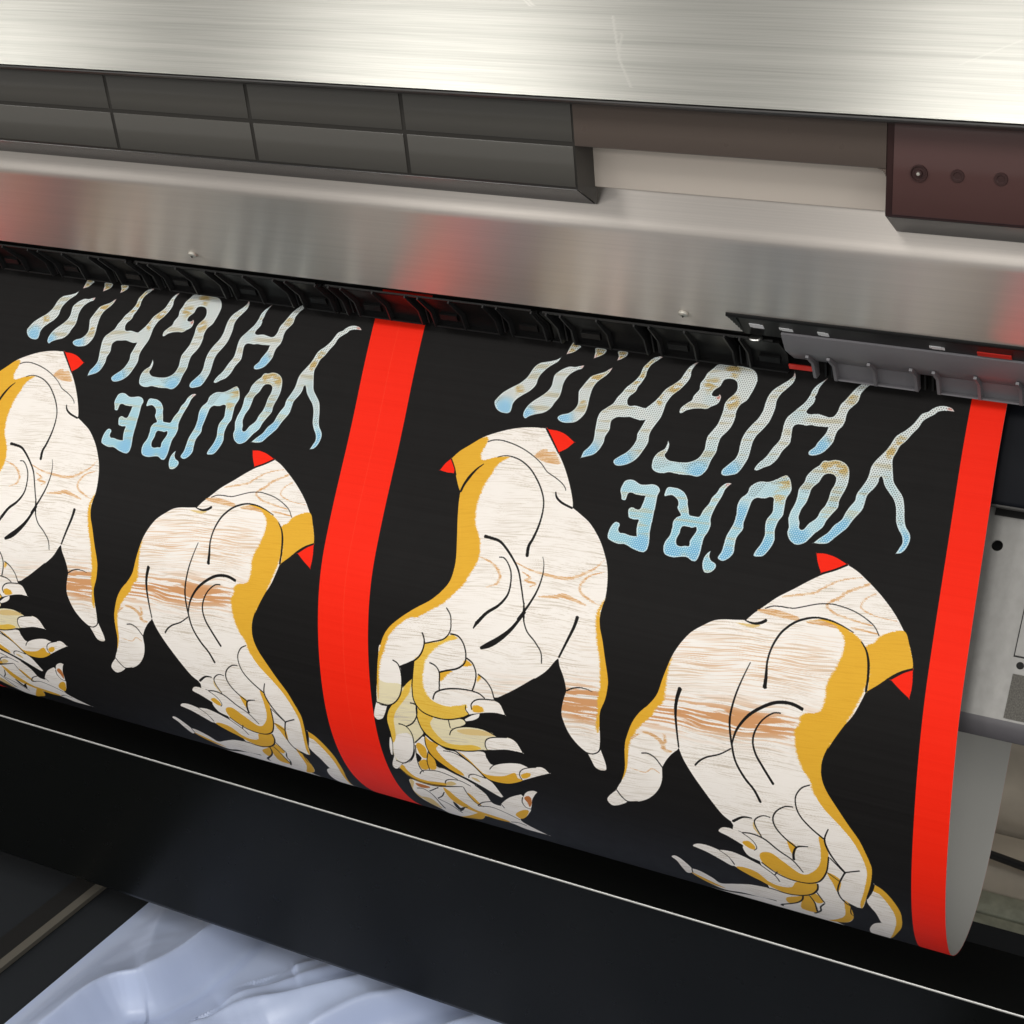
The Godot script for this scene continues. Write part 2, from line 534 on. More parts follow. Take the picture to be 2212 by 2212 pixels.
	run(st, [Vector2(-0.7120, -0.9170), Vector2(-0.7140, -0.9155), Vector2(-0.7165, -0.9146), Vector2(-0.7262, -0.9132), Vector2(-0.7272, -0.9138), Vector2(-0.7276, -0.9160), Vector2(-0.7276, -0.98), Vector2(-0.7256, -0.98), Vector2(-0.7150, -0.920)], -2.2, 0.05)
	obj("bent_lip", st, M["lip steel"], P)
	# dark slot at the top of the panel, raised flap with rounded corner, dot and worn label
	var e := Vector2(-0.1050, 0.1066).normalized()
	var nn := Vector2(0.7124, 0.7018)
	var pn := func(s: float, h: float) -> Vector2: return Vector2(-0.6070, -1.0236) + e * s + nn * h
	st = mb()
	run(st, [pn.call(0.0005, 0.0002), pn.call(0.0068, 0.0002), pn.call(0.0068, 0.0010), pn.call(0.0005, 0.0010)], -0.2008, -0.1500)
	obj("slot", st, M["dark void"], fp)
	st = mb()
	run(st, [pn.call(0.066, 0.0003), pn.call(0.104, 0.0003), pn.call(0.1035, 0.0012), pn.call(0.0665, 0.0012)], -0.1668, -0.10)
	obj("flap", st, M["bare steel"], fp)
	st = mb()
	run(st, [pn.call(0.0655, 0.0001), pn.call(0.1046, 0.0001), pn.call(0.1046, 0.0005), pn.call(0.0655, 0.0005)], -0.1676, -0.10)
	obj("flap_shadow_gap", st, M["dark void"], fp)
	st = mb()
	lathe(st, at3(-0.1620, pn.call(0.1100, 0.0002)), Vector3(0, nn.x, nn.y), [Vector2(0.0026, 0), Vector2(0.0024, 0.0006), Vector2(0, 0.0006)])
	obj("rubber_stud", st, M["dark void"], fp)
	st = mb()
	run(st, [pn.call(0.1165, 0.0003), pn.call(0.1480, 0.0003), pn.call(0.1480, 0.0007), pn.call(0.1165, 0.0007)], -0.1655, -0.12)
	obj("worn_label", st, M["label"], fp, "worn grey label")
	# round-ended dark foot below the lip
	st = mb()
	lathe(st, Vector3(-0.142, -0.731 + H, -0.945), Vector3.DOWN, [Vector2(0.0, 0), Vector2(0.010, 0), Vector2(0.010, 0.034), Vector2(0.006, 0.040), Vector2(0, 0.041)])
	obj("levelling_knob", st, M["rim plastic"], P)
	# lower tray and its front cover
	st = mb()
	run(st, [Vector2(-1.0600, -1.0500), Vector2(-1.0588, -0.9835), Vector2(-1.0630, -0.9835), Vector2(-1.0630, -1.0500)], -2.4, 0.10)
	obj("tray_top", st, M["black gloss"], P)
	st = mb()
	run(st, [Vector2(-1.0577, -0.9834), Vector2(-1.0574, -0.9826), Vector2(-1.0579, -0.9819), Vector2(-1.0590, -0.9817), Vector2(-1.0600, -0.9834)], -2.4, 0.10)
	obj("added_tray_trim", st, M["trim"], P)  # metal strip added to give the lamp glint along the tray edge
	st = mb()
	run(st, [Vector2(-1.0592, -0.9816), Vector2(-1.2800, -0.9816), Vector2(-1.2850, -0.9824), Vector2(-1.2868, -0.9850), Vector2(-1.2868, -0.9900), Vector2(-1.2800, -0.9900), Vector2(-1.0640, -0.9834)], -2.4, 0.10)
	obj("lower_cover", st, M["black satin"], P)
	st = mb()
	run(st, [Vector2(-0.045, -1.12), Vector2(-0.045, -1.56), Vector2(-0.79, -1.52), Vector2(-0.745, -1.0), Vector2(-0.735, -0.905), Vector2(-0.600, -1.0), Vector2(-0.535, -1.03), Vector2(-0.385, -0.90), Vector2(-0.285, -0.865)], 0.0505, 0.075)
	obj("end_cover", st, M["grey plastic"], P)
	guides(P)


func rib(parent: Node3D, x: float, w: float, m: Material) -> void:
	var st := mb()
	run(st, [Vector2(-0.4950, -1.0130), Vector2(-0.4965, -1.0115), Vector2(-0.5150, -1.0290), Vector2(-0.5295, -1.0342), Vector2(-0.5305, -1.0352), Vector2(-0.5305, -1.0420), Vector2(-0.5140, -1.0400), Vector2(-0.4990, -1.0240)], x - w / 2, x + w / 2)
	obj("rib", st, m, parent)


func guides(P: Node3D) -> void:
	# black paper guides: a folded web with slots, a rib on both sides of each slot and one in each field
	for g in range(-9, 1):
		var b := -0.3535 + 0.2005 * (g - 1)
		var x_end := minf(b + 0.1985, -0.3602)
		var st := mb()
		var cuts := [b, b + 0.0085, b + 0.0195, b + 0.082, b + 0.093, b + 0.1535, b + 0.1645, b + 0.1985]
		for k in 4:
			var xa: float = cuts[2 * k]
			var xb: float = minf(cuts[2 * k + 1], x_end)
			if xb > xa:
				run(st, [Vector2(-0.4975, -1.0160), Vector2(-0.5145, -1.0345), Vector2(-0.5300, -1.0395), Vector2(-0.5300, -1.0410), Vector2(-0.5135, -1.0365), Vector2(-0.4965, -1.0180)], xa, xb)
				# foot ledge
				run(st, [Vector2(-0.5288, -1.0350), Vector2(-0.5300, -1.0350), Vector2(-0.5300, -1.0394), Vector2(-0.5288, -1.0394)], xa, xb)
		var gd := obj("paper_guide", st, M["black plastic"], P, "black ribbed paper guide")
		for r in [0.0080, 0.0200, 0.0505, 0.0815, 0.0935, 0.1220, 0.1530, 0.1650, 0.1955]:
			if b + r < x_end:
				rib(gd, b + r, 0.0013, M["rib plastic"])
		for r in [0.0115, 0.0165, 0.0855, 0.0900, 0.1565, 0.1615]:
			if b + r < x_end:
				st = mb()
				run(st, [Vector2(-0.5120, -1.0340), Vector2(-0.5290, -1.0380), Vector2(-0.5290, -1.0430), Vector2(-0.5120, -1.0400)], b + r - 0.0006, b + r + 0.0006)
				obj("rib", st, M["rib plastic"], gd)
		# raised pockets seen between the ribs
		for r in [0.034, 0.107, 0.180]:
			if b + r + 0.008 < x_end:
				st = mb()
				run(st, [Vector2(-0.5170, -1.0352), Vector2(-0.5180, -1.0335), Vector2(-0.5230, -1.0350), Vector2(-0.5238, -1.0372)], b + r - 0.008, b + r + 0.008)
				obj("pocket", st, M["black plastic"], gd)
		# top hem
		st = mb()
		run(st, [Vector2(-0.4945, -1.0148), Vector2(-0.4955, -1.0138), Vector2(-0.4966, -1.0145), Vector2(-0.4960, -1.0175)], b + 0.004, x_end - 0.004)
		obj("hem", st, M["black plastic"], gd)
	# grey paper guide on the right
	var st2 := mb()
	var gaps := [-0.3535, -0.3355, -0.3229, -0.2638, -0.2480, 0.05]
	run(st2, [Vector2(-0.4822, -1.0035), Vector2(-0.4832, -1.0022), Vector2(-0.5000, -1.0112), Vector2(-0.5150, -1.0310), Vector2(-0.5165, -1.0345), Vector2(-0.5000, -1.0170)], -0.3540, 0.05)
	for k in [2, 4]:
		run(st2, [Vector2(-0.5150, -1.0310), Vector2(-0.5300, -1.0380), Vector2(-0.5300, -1.0400), Vector2(-0.5150, -1.0340)], gaps[k], gaps[k + 1])
		run(st2, [Vector2(-0.5288, -1.0335), Vector2(-0.5300, -1.0335), Vector2(-0.5300, -1.0394), Vector2(-0.5288, -1.0394)], gaps[k], gaps[k + 1])
	var gg := obj("paper_guide", st2, M["grey plastic"], P, "grey ribbed paper guide at the right end")
	for x in [-0.3385, -0.3229, -0.2937, -0.2638, -0.2480, -0.2195, -0.1912, -0.16, -0.13]:
		st2 = mb()
		run(st2, [Vector2(-0.5030, -1.0140), Vector2(-0.5045, -1.0128), Vector2(-0.5155, -1.0262), Vector2(-0.5285, -1.0318), Vector2(-0.5302, -1.0332), Vector2(-0.5302, -1.0400), Vector2(-0.5140, -1.0360)], x - 0.0011, x + 0.0011)
		obj("rib", st2, M["grey plastic"], gg)
	for x in [-0.3312, -0.3265, -0.2585, -0.2530]:
		st2 = mb()
		run(st2, [Vector2(-0.5140, -1.0330), Vector2(-0.5290, -1.0350), Vector2(-0.5290, -1.0400), Vector2(-0.5140, -1.0370)], x - 0.0008, x + 0.0008)
		obj("rib", st2, M["black plastic"], gg)
	# black flange above the grey guide, its cut-outs, marks and red pieces
	var on := func(t: float, h: float) -> Vector2: return Vector2(-0.49 + 0.7660 * t - 0.6428 * h, -1.012 + 0.6428 * t + 0.7660 * h)
	st2 = mb()
	run(st2, [on.call(0.0310, 0.0004), on.call(0.0300, 0.0020), on.call(0.0285, 0.0024), on.call(0.0270, 0.0016), on.call(0.0020, 0.0016), on.call(0.0010, 0.0004)], -0.3835, 0.05)
	for k in 8:
		run(st2, [on.call(0.0310, 0.0004), on.call(0.0300, 0.0020), on.call(0.0285, 0.0024), on.call(0.0275 - 0.0034 * k, 0.0016), on.call(0.0270 - 0.0034 * k, 0.0004)], -0.3910 + 0.00094 * k, -0.3910 + 0.00094 * (k + 1))
	var fl := obj("flange", st2, M["black plastic"], P, "black flange with white marks")
	var mk := [[-0.3760, -0.3680, 0.0200, 0.0150], [-0.3540, -0.3465, 0.0186, 0.0156], [-0.3260, -0.3205, 0.0192, 0.0150], [-0.2480, -0.2400, 0.0188, 0.0158]]
	for r in mk:
		st2 = mb()
		var s0: float = r[2]
		var s1: float = r[3]
		run(st2, [on.call(s0, 0.0015), on.call(s1, 0.0015), on.call(s1, 0.0021), on.call(s0, 0.0021)], r[0], r[1])
		run(st2, [on.call(s0 - 0.0008, 0.0015), on.call(s1 - 0.0011, 0.0015), on.call(s1 - 0.0011, 0.0020), on.call(s0 - 0.0008, 0.0020)], r[0] + 0.0015, r[1] + 0.0022)
		obj("white_mark", st2, M["white paint"], fl)
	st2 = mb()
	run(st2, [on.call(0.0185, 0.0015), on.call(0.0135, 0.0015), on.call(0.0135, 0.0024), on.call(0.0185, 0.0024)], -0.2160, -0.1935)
	obj("red_piece", st2, M["red piece"], fl)  # added piece, stands in for the red strip's reflection in the flange
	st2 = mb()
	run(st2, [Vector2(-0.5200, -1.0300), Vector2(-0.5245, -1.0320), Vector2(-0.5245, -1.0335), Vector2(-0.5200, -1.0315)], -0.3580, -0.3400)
	obj("red_piece", st2, M["red piece"], fl)
	st2 = mb()
	lathe(st2, at3(-0.3755, Vector2(-0.4925, -1.0100)), Vector3(0, 1.0, -0.02), [Vector2(0.0052, 0), Vector2(0.0048, 0.0008), Vector2(0.0030, 0.0008), Vector2(0.0, 0.0002)])
	obj("washer", st2, M["bright steel"], fl)


# ------------------------------------------------------------------ the print
func sheet_profile() -> PackedVector2Array:
	var c := [Vector2(-0.505, -1.0745), Vector2(-0.5296, -1.052), Vector2(-0.5526, -1.0313), Vector2(-0.5735, -1.0129), Vector2(-0.5942, -0.995), Vector2(-0.6142, -0.9766), Vector2(-0.6332, -0.9579), Vector2(-0.6521, -0.9393), Vector2(-0.6705, -0.9224), Vector2(-0.6865, -0.909), Vector2(-0.7024, -0.8984), Vector2(-0.7217, -0.8888), Vector2(-0.745, -0.8805), Vector2(-0.7715, -0.8744), Vector2(-0.7994, -0.871), Vector2(-0.8262, -0.8708), Vector2(-0.8518, -0.8739), Vector2(-0.8773, -0.8805), Vector2(-0.9019, -0.8904), Vector2(-0.9241, -0.9028), Vector2(-0.9433, -0.9164), Vector2(-0.9589, -0.9305), Vector2(-0.9709, -0.9458), Vector2(-0.9792, -0.9631), Vector2(-0.983, -0.9824), Vector2(-0.9816, -1.003), Vector2(-0.9744, -1.0239), Vector2(-0.9612, -1.0441), Vector2(-0.942, -1.0638), Vector2(-0.9133, -1.0862), Vector2(-0.8666, -1.1176), Vector2(-0.8, -1.16)]
	var out := PackedVector2Array()
	for i in c.size() - 1:
		var p1: Vector2 = c[i]
		var p2: Vector2 = c[i + 1]
		var p0: Vector2 = c[i - 1] if i > 0 else p1 * 2.0 - p2
		var p3: Vector2 = c[i + 2] if i + 2 < c.size() else p2 * 2.0 - p1
		for k in 8:
			out.append(p1.cubic_interpolate(p2, p0, p3, k / 8.0))
	out.append(c[c.size() - 1])
	return out


# where the cut between the two prints runs; the sheet was fed a touch askew
func drift(s: float) -> float:
	s = clampf(s, 0.03, 0.53)
	return -0.70315226 + s * (-0.01778513 + s * (0.50787985 + s * (-1.2075323 + s * 0.7437694)))


func sheet_mesh(off: float) -> SurfaceTool:
	var pr := sheet_profile()
	var st := mb()
	var n := pr.size()
	var s := 0.0
	var rows := []
	for i in n:
		var t := (pr[mini(i + 1, n - 1)] - pr[maxi(i - 1, 0)]).normalized()
		var nrm := Vector2(-t.y, t.x)
		if i > 0:
			s += pr[i].distance_to(pr[i - 1])
		rows.append([pr[i] + nrm * off, nrm, s])
	if rows[20][1].y < 0.0:
		for r in rows:
			r[0] = r[0] - 2.0 * off * r[1]
			r[1] = -r[1]
	var us := [-1.35, -1.0, -0.75, -0.5, -0.25, 0.0, 0.25, 0.5]
	for i in n - 1:
		for k in us.size() - 1:
			var q := []
			var nn := []
			var uv := []
			for e in [[i, k], [i, k + 1], [i + 1, k + 1], [i + 1, k]]:
				var r: Array = rows[e[0]]
				q.append(at3(us[e[1]] + drift(r[2]), r[0]))
				var v: Vector2 = r[1]
				nn.append(Vector3(0, v.x, v.y) * (1.0 if off >= 0.0 else -1.0))
				uv.append(Vector2(us[e[1]] / 0.5, r[2] / 0.55))
			quad(st, q, nn, uv)
	return st


func printed_sheet() -> void:
	print_art()
	var o := base("printed_sheet", Vector3(-0.7, 0.6, -0.9), "black printed sheet with red strips, wavy letters and long-nailed hands", "print")
	obj("printed_face", sheet_mesh(0.0), M["print"], o)
	obj("paper_back", sheet_mesh(-0.0004), M["sheet back"], o, "plain grey-white back of the sheet")


func smooth(f: Array, step: int, closed: bool) -> PackedVector3Array:
	# points > a dense curve; a point given twice is a corner
	var p := PackedVector3Array()
	for i in range(0, f.size(), step):
		p.append(Vector3(f[i], f[i + 1], f[i + 2] if step == 3 else 0))
	var out := PackedVector3Array()
	var n := p.size()
	for i in (n if closed else n - 1):
		var p1 := p[i]
		var p2 := p[(i + 1) % n]
		var p0 := p[(i + n - 1) % n] if closed or i > 0 else p1
		var p3 := p[(i + 2) % n] if closed or i + 2 < n else p2
		for k in 6:
			out.append(p1.cubic_interpolate(p2, p0, p3, k / 6.0))
	if not closed:
		out.append(p[n - 1])
	return out


const KU := 2048.0 / 5000.0
const KS := 2048.0 / 5500.0


func fill(pts: PackedVector2Array, code: int) -> void:
	var lo := INF
	var hi := -INF
	for p in pts:
		lo = minf(lo, p.y)
		hi = maxf(hi, p.y)
	var n := pts.size()
	for y in range(maxi(0, int(lo)), mini(TEX - 1, int(hi) + 1) + 1):
		var yc := y + 0.5
		var xs := PackedFloat32Array()
		for i in n:
			var a := pts[i]
			var b := pts[(i + 1) % n]
			if (a.y <= yc) != (b.y <= yc):
				xs.append(a.x + (b.x - a.x) * (yc - a.y) / (b.y - a.y))
		xs.sort()
		for i in range(0, xs.size() - 1, 2):
			for x in range(roundi(xs[i]), roundi(xs[i + 1])):
				ink[y * TEX + posmod(x, TEX)] = code


func _area(kind: String, f: Array) -> void:
	var pts := PackedVector2Array()
	for p in smooth(f, 2, true):
		pts.append(Vector2(p.x * KU, p.y * KS))
	fill(pts, INKS[kind])


func _line(kind: String, f: Array) -> void:
	var c := smooth(f, 3, false)
	for i in c.size() - 1:
		var a := Vector2(c[i].x * KU, c[i].y * KS)
		var b := Vector2(c[i + 1].x * KU, c[i + 1].y * KS)
		var wa := maxf(c[i].z * 0.5 * KU, 0.9)
		var wb := maxf(c[i + 1].z * 0.5 * KU, 0.9)
		var n := (b - a).orthogonal().normalized()
		fill(PackedVector2Array([a + n * wa, b + n * wb, b - n * wb, a - n * wa]), INKS[kind])
		if wb > 1.2:
			var disc := PackedVector2Array()
			for k in 10:
				disc.append(b + Vector2(cos(TAU * k / 10), sin(TAU * k / 10)) * wb)
			fill(disc, INKS[kind])


func near(spots: Array, u: float, s: float) -> float:
	var best := 0.0
	for i in range(0, spots.size(), 3):
		var du: float = u - spots[i]
		var ds: float = s - spots[i + 1]
		var r: float = spots[i + 2]
		if absf(du) < r * 1.6 and absf(ds) < r * 1.6:
			best = maxf(best, 1.0 - smoothstep(0.35, 1.4, sqrt(du * du + ds * ds) / r))
	return best


func print_art() -> void:
	ink.resize(TEX * TEX)
	ink.fill(0)
	# red strip on both sides of the cut
	for y in TEX:
		for x in range(0, 100):
			ink[y * TEX + x] = 1
		for x in range(TEX - 101, TEX):
			ink[y * TEX + x] = 1
		ink[y * TEX] = 10
	artwork()
	var cols := [Color8(27, 26, 26), Color8(254, 42, 20), Color8(252, 246, 240), Color8(240, 229, 192), Color8(234, 180, 58), Color8(240, 200, 84), Color8(228, 200, 140), Color8(218, 168, 114), Color8(196, 120, 60), Color8(234, 240, 238), Color8(255, 74, 48)]
	var grain := FastNoiseLite.new()
	grain.seed = 4
	grain.frequency = 1.0
	grain.fractal_type = FastNoiseLite.FRACTAL_NONE
	grain.noise_type = FastNoiseLite.TYPE_SIMPLEX
	var fine := FastNoiseLite.new()
	fine.seed = 9
	fine.frequency = 1.0
	fine.fractal_octaves = 3
	var ochre_spots := [2816, 579, 60, 2963, 452, 60, 3009, 692, 60, 2540, 647, 60, 2435, 754, 35, 2231, 627, 70, 2277, 505, 60, 1868, 653, 70, 2435, 754, 35, 3907, 546, 40, 4296, 800, 55, 4253, 899, 45, 3862, 1060, 70, 3797, 1063, 40, 3936, 1077, 50, 3520, 1231, 60, 3497, 1352, 50, 1625, 439, 45, 1858, 449, 45, 2044, 449, 45, 1230, 834, 40, 1793, 883, 35]
	var red_tips := [1741, 573, 28, 1983, 568, 28, 2384, 414, 28, 1576, 499, 28, 1816, 500, 28, 2015, 493, 28, 2669, 424, 28, 3440, 413, 28, 3694, 418, 28, 2899, 662, 28, 3098, 1318, 28, 4625, 520, 28]
	var blue_ends := [1129, 1008, 90, 1318, 1044, 90, 1646, 1021, 90, 1917, 1252, 90, 2202, 1285, 90, 2842, 1281, 90, 3078, 1229, 90, 3704, 978, 90, 3732, 936, 90, 3690, 1622, 90, 3917, 1567, 90, 3998, 1496, 90, 4456, 1528, 90, 3169, 1854, 90, 3441, 1753, 90, 2934, 1889, 90, 2761, 1913, 90, 2492, 1895, 90, 3222, 1535, 90]
	var data := PackedByteArray()
	data.resize(TEX * TEX * 3)
	var flat := []
	for c in cols:
		flat.append([c.r8, c.g8, c.b8])
	for y in TEX:
		var s := y / KS
		var bandj := int(roundf(fine.get_noise_2d(3.0, y * 0.05) * 3.0 + grain.get_noise_2d(8.0, y * 0.6) * 1.4))
		for x in TEX:
			var k := y * TEX + x
			var code := ink[k]
			var o := k * 3
			if code < 2 or code == 10:
				var fc: Array = flat[code]
				data[o] = mini(fc[0] + bandj, 255)
				data[o + 1] = fc[1] + bandj
				data[o + 2] = fc[2] + bandj
				continue
			var u := x / KU
			if code < 9:
				# dry-brush edges: inks bleed along the grain
				var sh := int(grain.get_noise_2d(u * 0.004, (s + 0.11 * u) * 0.24) * (5.0 if s < 3500.0 else 2.0))
				var other := ink[y * TEX + posmod(x + sh, TEX)]
				if other > 1 and other < 9:
					code = other
			var c: Color = cols[code]
			if code == 9:
				# letters: pale to sky blue, in staggered print dots
				var cyan := smoothstep(900.0, 1750.0, s + 0.05 * (3400.0 - u)) * 0.9
				var hue := fine.get_noise_2d(u * 0.0016, s * 0.0016 + 50.0)
				cyan = clampf(cyan + hue * 0.35, 0.0, 1.0)
				var bl := near(blue_ends, u, s)
				var oc := near(ochre_spots, u, s + 26.0 * fine.get_noise_2d(u * 0.012, s * 0.012)) * smoothstep(-0.35, 0.1, fine.get_noise_2d(u * 0.007 + 5.0, (s + 0.1 * u) * 0.02))
				var rd := near(red_tips, u, s)
				var stain := smoothstep(0.12, 0.45, fine.get_noise_2d(u * 0.0012 + 9.0, (s + 0.1 * u) * 0.013)) * 0.55
				c = c.lerp(Color8(140, 204, 228), cyan)
				c = c.lerp(Color8(200, 188, 150), stain)
				c = c.lerp(Color8(112, 186, 232), bl * 0.85)
				c = c.lerp(Color8(208, 172, 96), oc * 0.8)
				c = c.lerp(Color8(222, 120, 104), rd * 0.9)
				var gx := fposmod(u / 19.0 + (0.5 if int(floor(s / 15.0)) % 2 else 0.0), 1.0) - 0.5
				var gy := fposmod(s / 15.0, 1.0) - 0.5
				var d := sqrt(gx * gx + gy * gy)
				var dot := 1.0 - smoothstep(0.24, 0.36, d)
				if cyan > 0.42 or bl > 0.5:
					c = c.darkened(0.06).lerp(Color8(226, 248, 254), dot * 0.8)
				else:
					c = c.lerp(c.darkened(0.40), dot)
				# pale keyline
				if ink[maxi(k - 4, 0)] == 0 or ink[mini(k + 4, TEX * TEX - 1)] == 0 or ink[maxi(k - 3 * TEX, 0)] == 0 or ink[mini(k + 3 * TEX, TEX * TEX - 1)] == 0:
					c = c.lerp(Color8(232, 244, 246), 0.65)
			else:
				# hands: pale wood; grain lines rise slightly to the right
				var b := s + 0.11 * u
				var wav := fine.get_noise_2d(u * 0.0007, b * 0.0012) * 60.0
				var g1 := grain.get_noise_2d(u * 0.0016 + 3.0, (b + wav) * 0.075)
				var g2 := grain.get_noise_2d(u * 0.0045 + 30.0, (b + wav) * 0.15 + 7.0)
				var g3 := grain.get_noise_2d(u * 0.0011 + 13.0, (b + wav) * 0.028)
				var line := smoothstep(0.56, 0.74, g1) * 0.75 + smoothstep(0.62, 0.82, g2) * 0.5
				var du := (u - 3150.0) / 900.0
				var ds := (b - 3415.0) / 120.0
				var band := exp(-(ds * ds) - du * du * 0.6)
				du = (u - 2190.0) / 240.0
				ds = (b - 3450.0) / 150.0
				band += 0.8 * exp(-(ds * ds) - du * du)
				du = (u - 3400.0) / 800.0
				ds = (b - 2960.0) / 190.0
				var mid := exp(-(ds * ds) - du * du) * 1.1
				if code == 2 or code == 3:
					var dens := fine.get_noise_2d(u * 0.0012 + 70.0, b * 0.0025)
					c = c.lerp(Color8(204, 192, 176), clampf(line * (0.6 + dens * 1.1), 0.0, 0.75))
					c = c.lerp(Color8(222, 178, 138), clampf(mid * smoothstep(0.1, 0.45, g1) * 0.75, 0.0, 1.0))
					c = c.lerp(Color8(214, 154, 104), clampf(1.35 * band * smoothstep(-0.1, 0.15, g3 + g2 * 0.35 + band * 0.15), 0.0, 0.95))
				elif code == 4 or code == 5:
					c = c.lerp(Color8(220, 160, 44), clampf(line * 0.45 + smoothstep(0.0, 0.6, g2) * 0.16, 0.0, 0.6))
				elif code == 7:
					c = c.lerp(Color8(248, 236, 220), clampf(smoothstep(-0.05, 0.45, g2) * 0.75, 0.0, 1.0))
			data[o] = c.r8
			data[o + 1] = c.g8
			data[o + 2] = c.b8
	var im := Image.create_from_data(TEX, TEX, false, Image.FORMAT_RGB8, data)
	var m := mat("print", Color.WHITE, 0.6, 0.0, 0.2)
	m.albedo_texture = ImageTexture.create_from_image(im)
	m.roughness_texture = speckle(0.05, 91, 0.9, 1.0)


func artwork() -> void:
	_area("letter", [1532,533,1532,533,1505,554,1462,572,1414,586,1359,605,1317,647,1294,698,1270,741,1220,792,1145,842,1086,890,1045,944,1033,970,1045,1004,1073,1032,1111,1046,1159,1047,1186,1032,1193,1003,1197,962,1223,919,1274,876,1326,837,1365,784,1374,727,1394,685,1434,635,1477,598,1513,569])
	_area("letter", [1745,571,1745,571,1714,581,1671,595,1621,599,1576,621,1540,649,1510,685,1506,725,1504,773,1477,824,1427,871,1369,919,1328,968,1308,1014,1308,1046,1331,1064,1361,1042,1416,1018,1487,993,1537,946,1555,908,1586,857,1596,808,1597,753,1611,703,1643,655,1693,617,1731,600])
	_area("letter", [1987,558,1987,558,1966,573,1931,601,1878,624,1826,651,1800,686,1770,737,1747,783,1753,833,1759,887,1737,934,1694,971,1639,990,1610,1014,1619,1036,1660,1050,1710,1046,1765,1031,1807,993,1835,947,1845,891,1846,836,1850,781,1861,732,1891,681,1939,636,1971,596])
	_area("letter", [1573,501,1573,501,1584,460,1596,422,1614,392,1649,400,1681,424,1668,441,1634,474])
	_area("letter", [1815,502,1815,502,1814,455,1813,419,1897,420,1899,448,1868,475])
	_area("letter", [2014,496,2014,496,2018,460,2005,422,2081,416,2084,447,2050,476])
	_area("letter", [2392,412,2392,412,2346,422,2303,443,2271,482,2241,525,2229,581,2206,623,2174,662,2134,703,2110,745,2079,788,2056,838,2015,875,1966,920,1948,969,1946,1024,1947,1093,1947,1155,1924,1204,1884,1253,1870,1305,1870,1305,1916,1287,1969,1263,2009,1218,2034,1157,2037,1110,2063,1053,2063,991,2074,967,2110,942,2166,934,2213,927,2263,935,2304,939,2346,929,2346,929,2336,959,2317,1008,2301,1048,2302,1094,2280,1150,2242,1202,2193,1240,2148,1281,2153,1307,2184,1319,2238,1306,2289,1278,2336,1233,2372,1167,2399,1102,2398,1049,2406,1010,2432,957,2464,895,2477,840,2488,777,2522,711,2574,658,2617,598,2638,550,2638,496,2659,450,2680,421,2680,421,2638,446,2607,484,2585,526,2564,575,2525,615,2458,674,2423,733,2385,784,2346,824,2325,841,2283,837,2242,832,2203,840,2176,833,2166,799,2179,763,2219,722,2231,682,2252,648,2276,590,2279,551,2299,498,2345,453])
	_area("letter", [2837,423,2805,458,2768,501,2753,542,2729,591,2731,636,2698,687,2687,726,2650,758,2614,797,2608,832,2626,836,2660,810,2711,790,2764,780,2817,776,2852,752,2893,727,2910,695,2911,664,2897,651,2892,663,2859,672,2837,660,2849,624,2888,588,2900,556,2914,531,2958,518,2997,524,3020,547,3028,595,3006,640,2975,674,2953,719,2950,780,2938,841,2924,888,2889,946,2866,987,2862,1032,2860,1085,2833,1148,2793,1184,2735,1208,2659,1217,2596,1215,2560,1194,2552,1173,2567,1144,2574,1098,2560,1066,2560,1066,2555,1101,2541,1133,2499,1166,2469,1212,2463,1259,2473,1299,2513,1319,2568,1318,2612,1303,2668,1306,2715,1306,2776,1300,2845,1300,2886,1267,2909,1226,2927,1156,2954,1093,2959,1032,2972,978,3009,928,3038,879,3053,817,3054,765,3074,709,3118,666,3139,618,3158,562,3168,501,3149,450,3109,422,3042,412,2996,410,2935,414,2881,416])
	_area("letter", [3439,400,3439,400,3435,435,3409,468,3358,512,3308,557,3280,606,3266,667,3259,728,3233,791,3192,849,3157,906,3137,961,3131,1014,3129,1066,3112,1120,3074,1163,3030,1214,3024,1249,3053,1260,3104,1246,3146,1226,3181,1168,3207,1105,3216,1045,3223,978,3243,923,3285,865,3319,808,3338,746,3348,685,3349,633,3372,578,3414,527,3448,478,3453,432])
	_area("letter", [3698,414,3698,414,3669,440,3632,475,3604,516,3591,562,3565,618,3529,660,3487,710,3456,744,3441,783,3435,828,3433,880,3424,933,3383,998,3344,1070,3294,1129,3272,1176,3296,1180,3343,1150,3390,1124,3433,1070,3460,1008,3501,950,3509,913,3505,847,3513,809,3539,791,3575,789,3605,792,3640,782,3684,784,3773,779,3773,779,3763,822,3741,862,3713,906,3697,941,3660,980,3668,1007,3714,1000,3761,975,3797,933,3825,886,3832,841,3845,796,3874,755,3887,709,3888,673,3901,627,3941,578,3957,546,3962,502,3989,454,4023,413,4031,382,3991,395,3955,426,3919,464,3886,516,3859,560,3831,601,3819,654,3798,693,3764,706,3726,700,3689,694,3653,696,3618,705,3588,692,3598,660,3627,619,3637,578,3637,578,3629,572,3641,539,3650,493,3676,445])
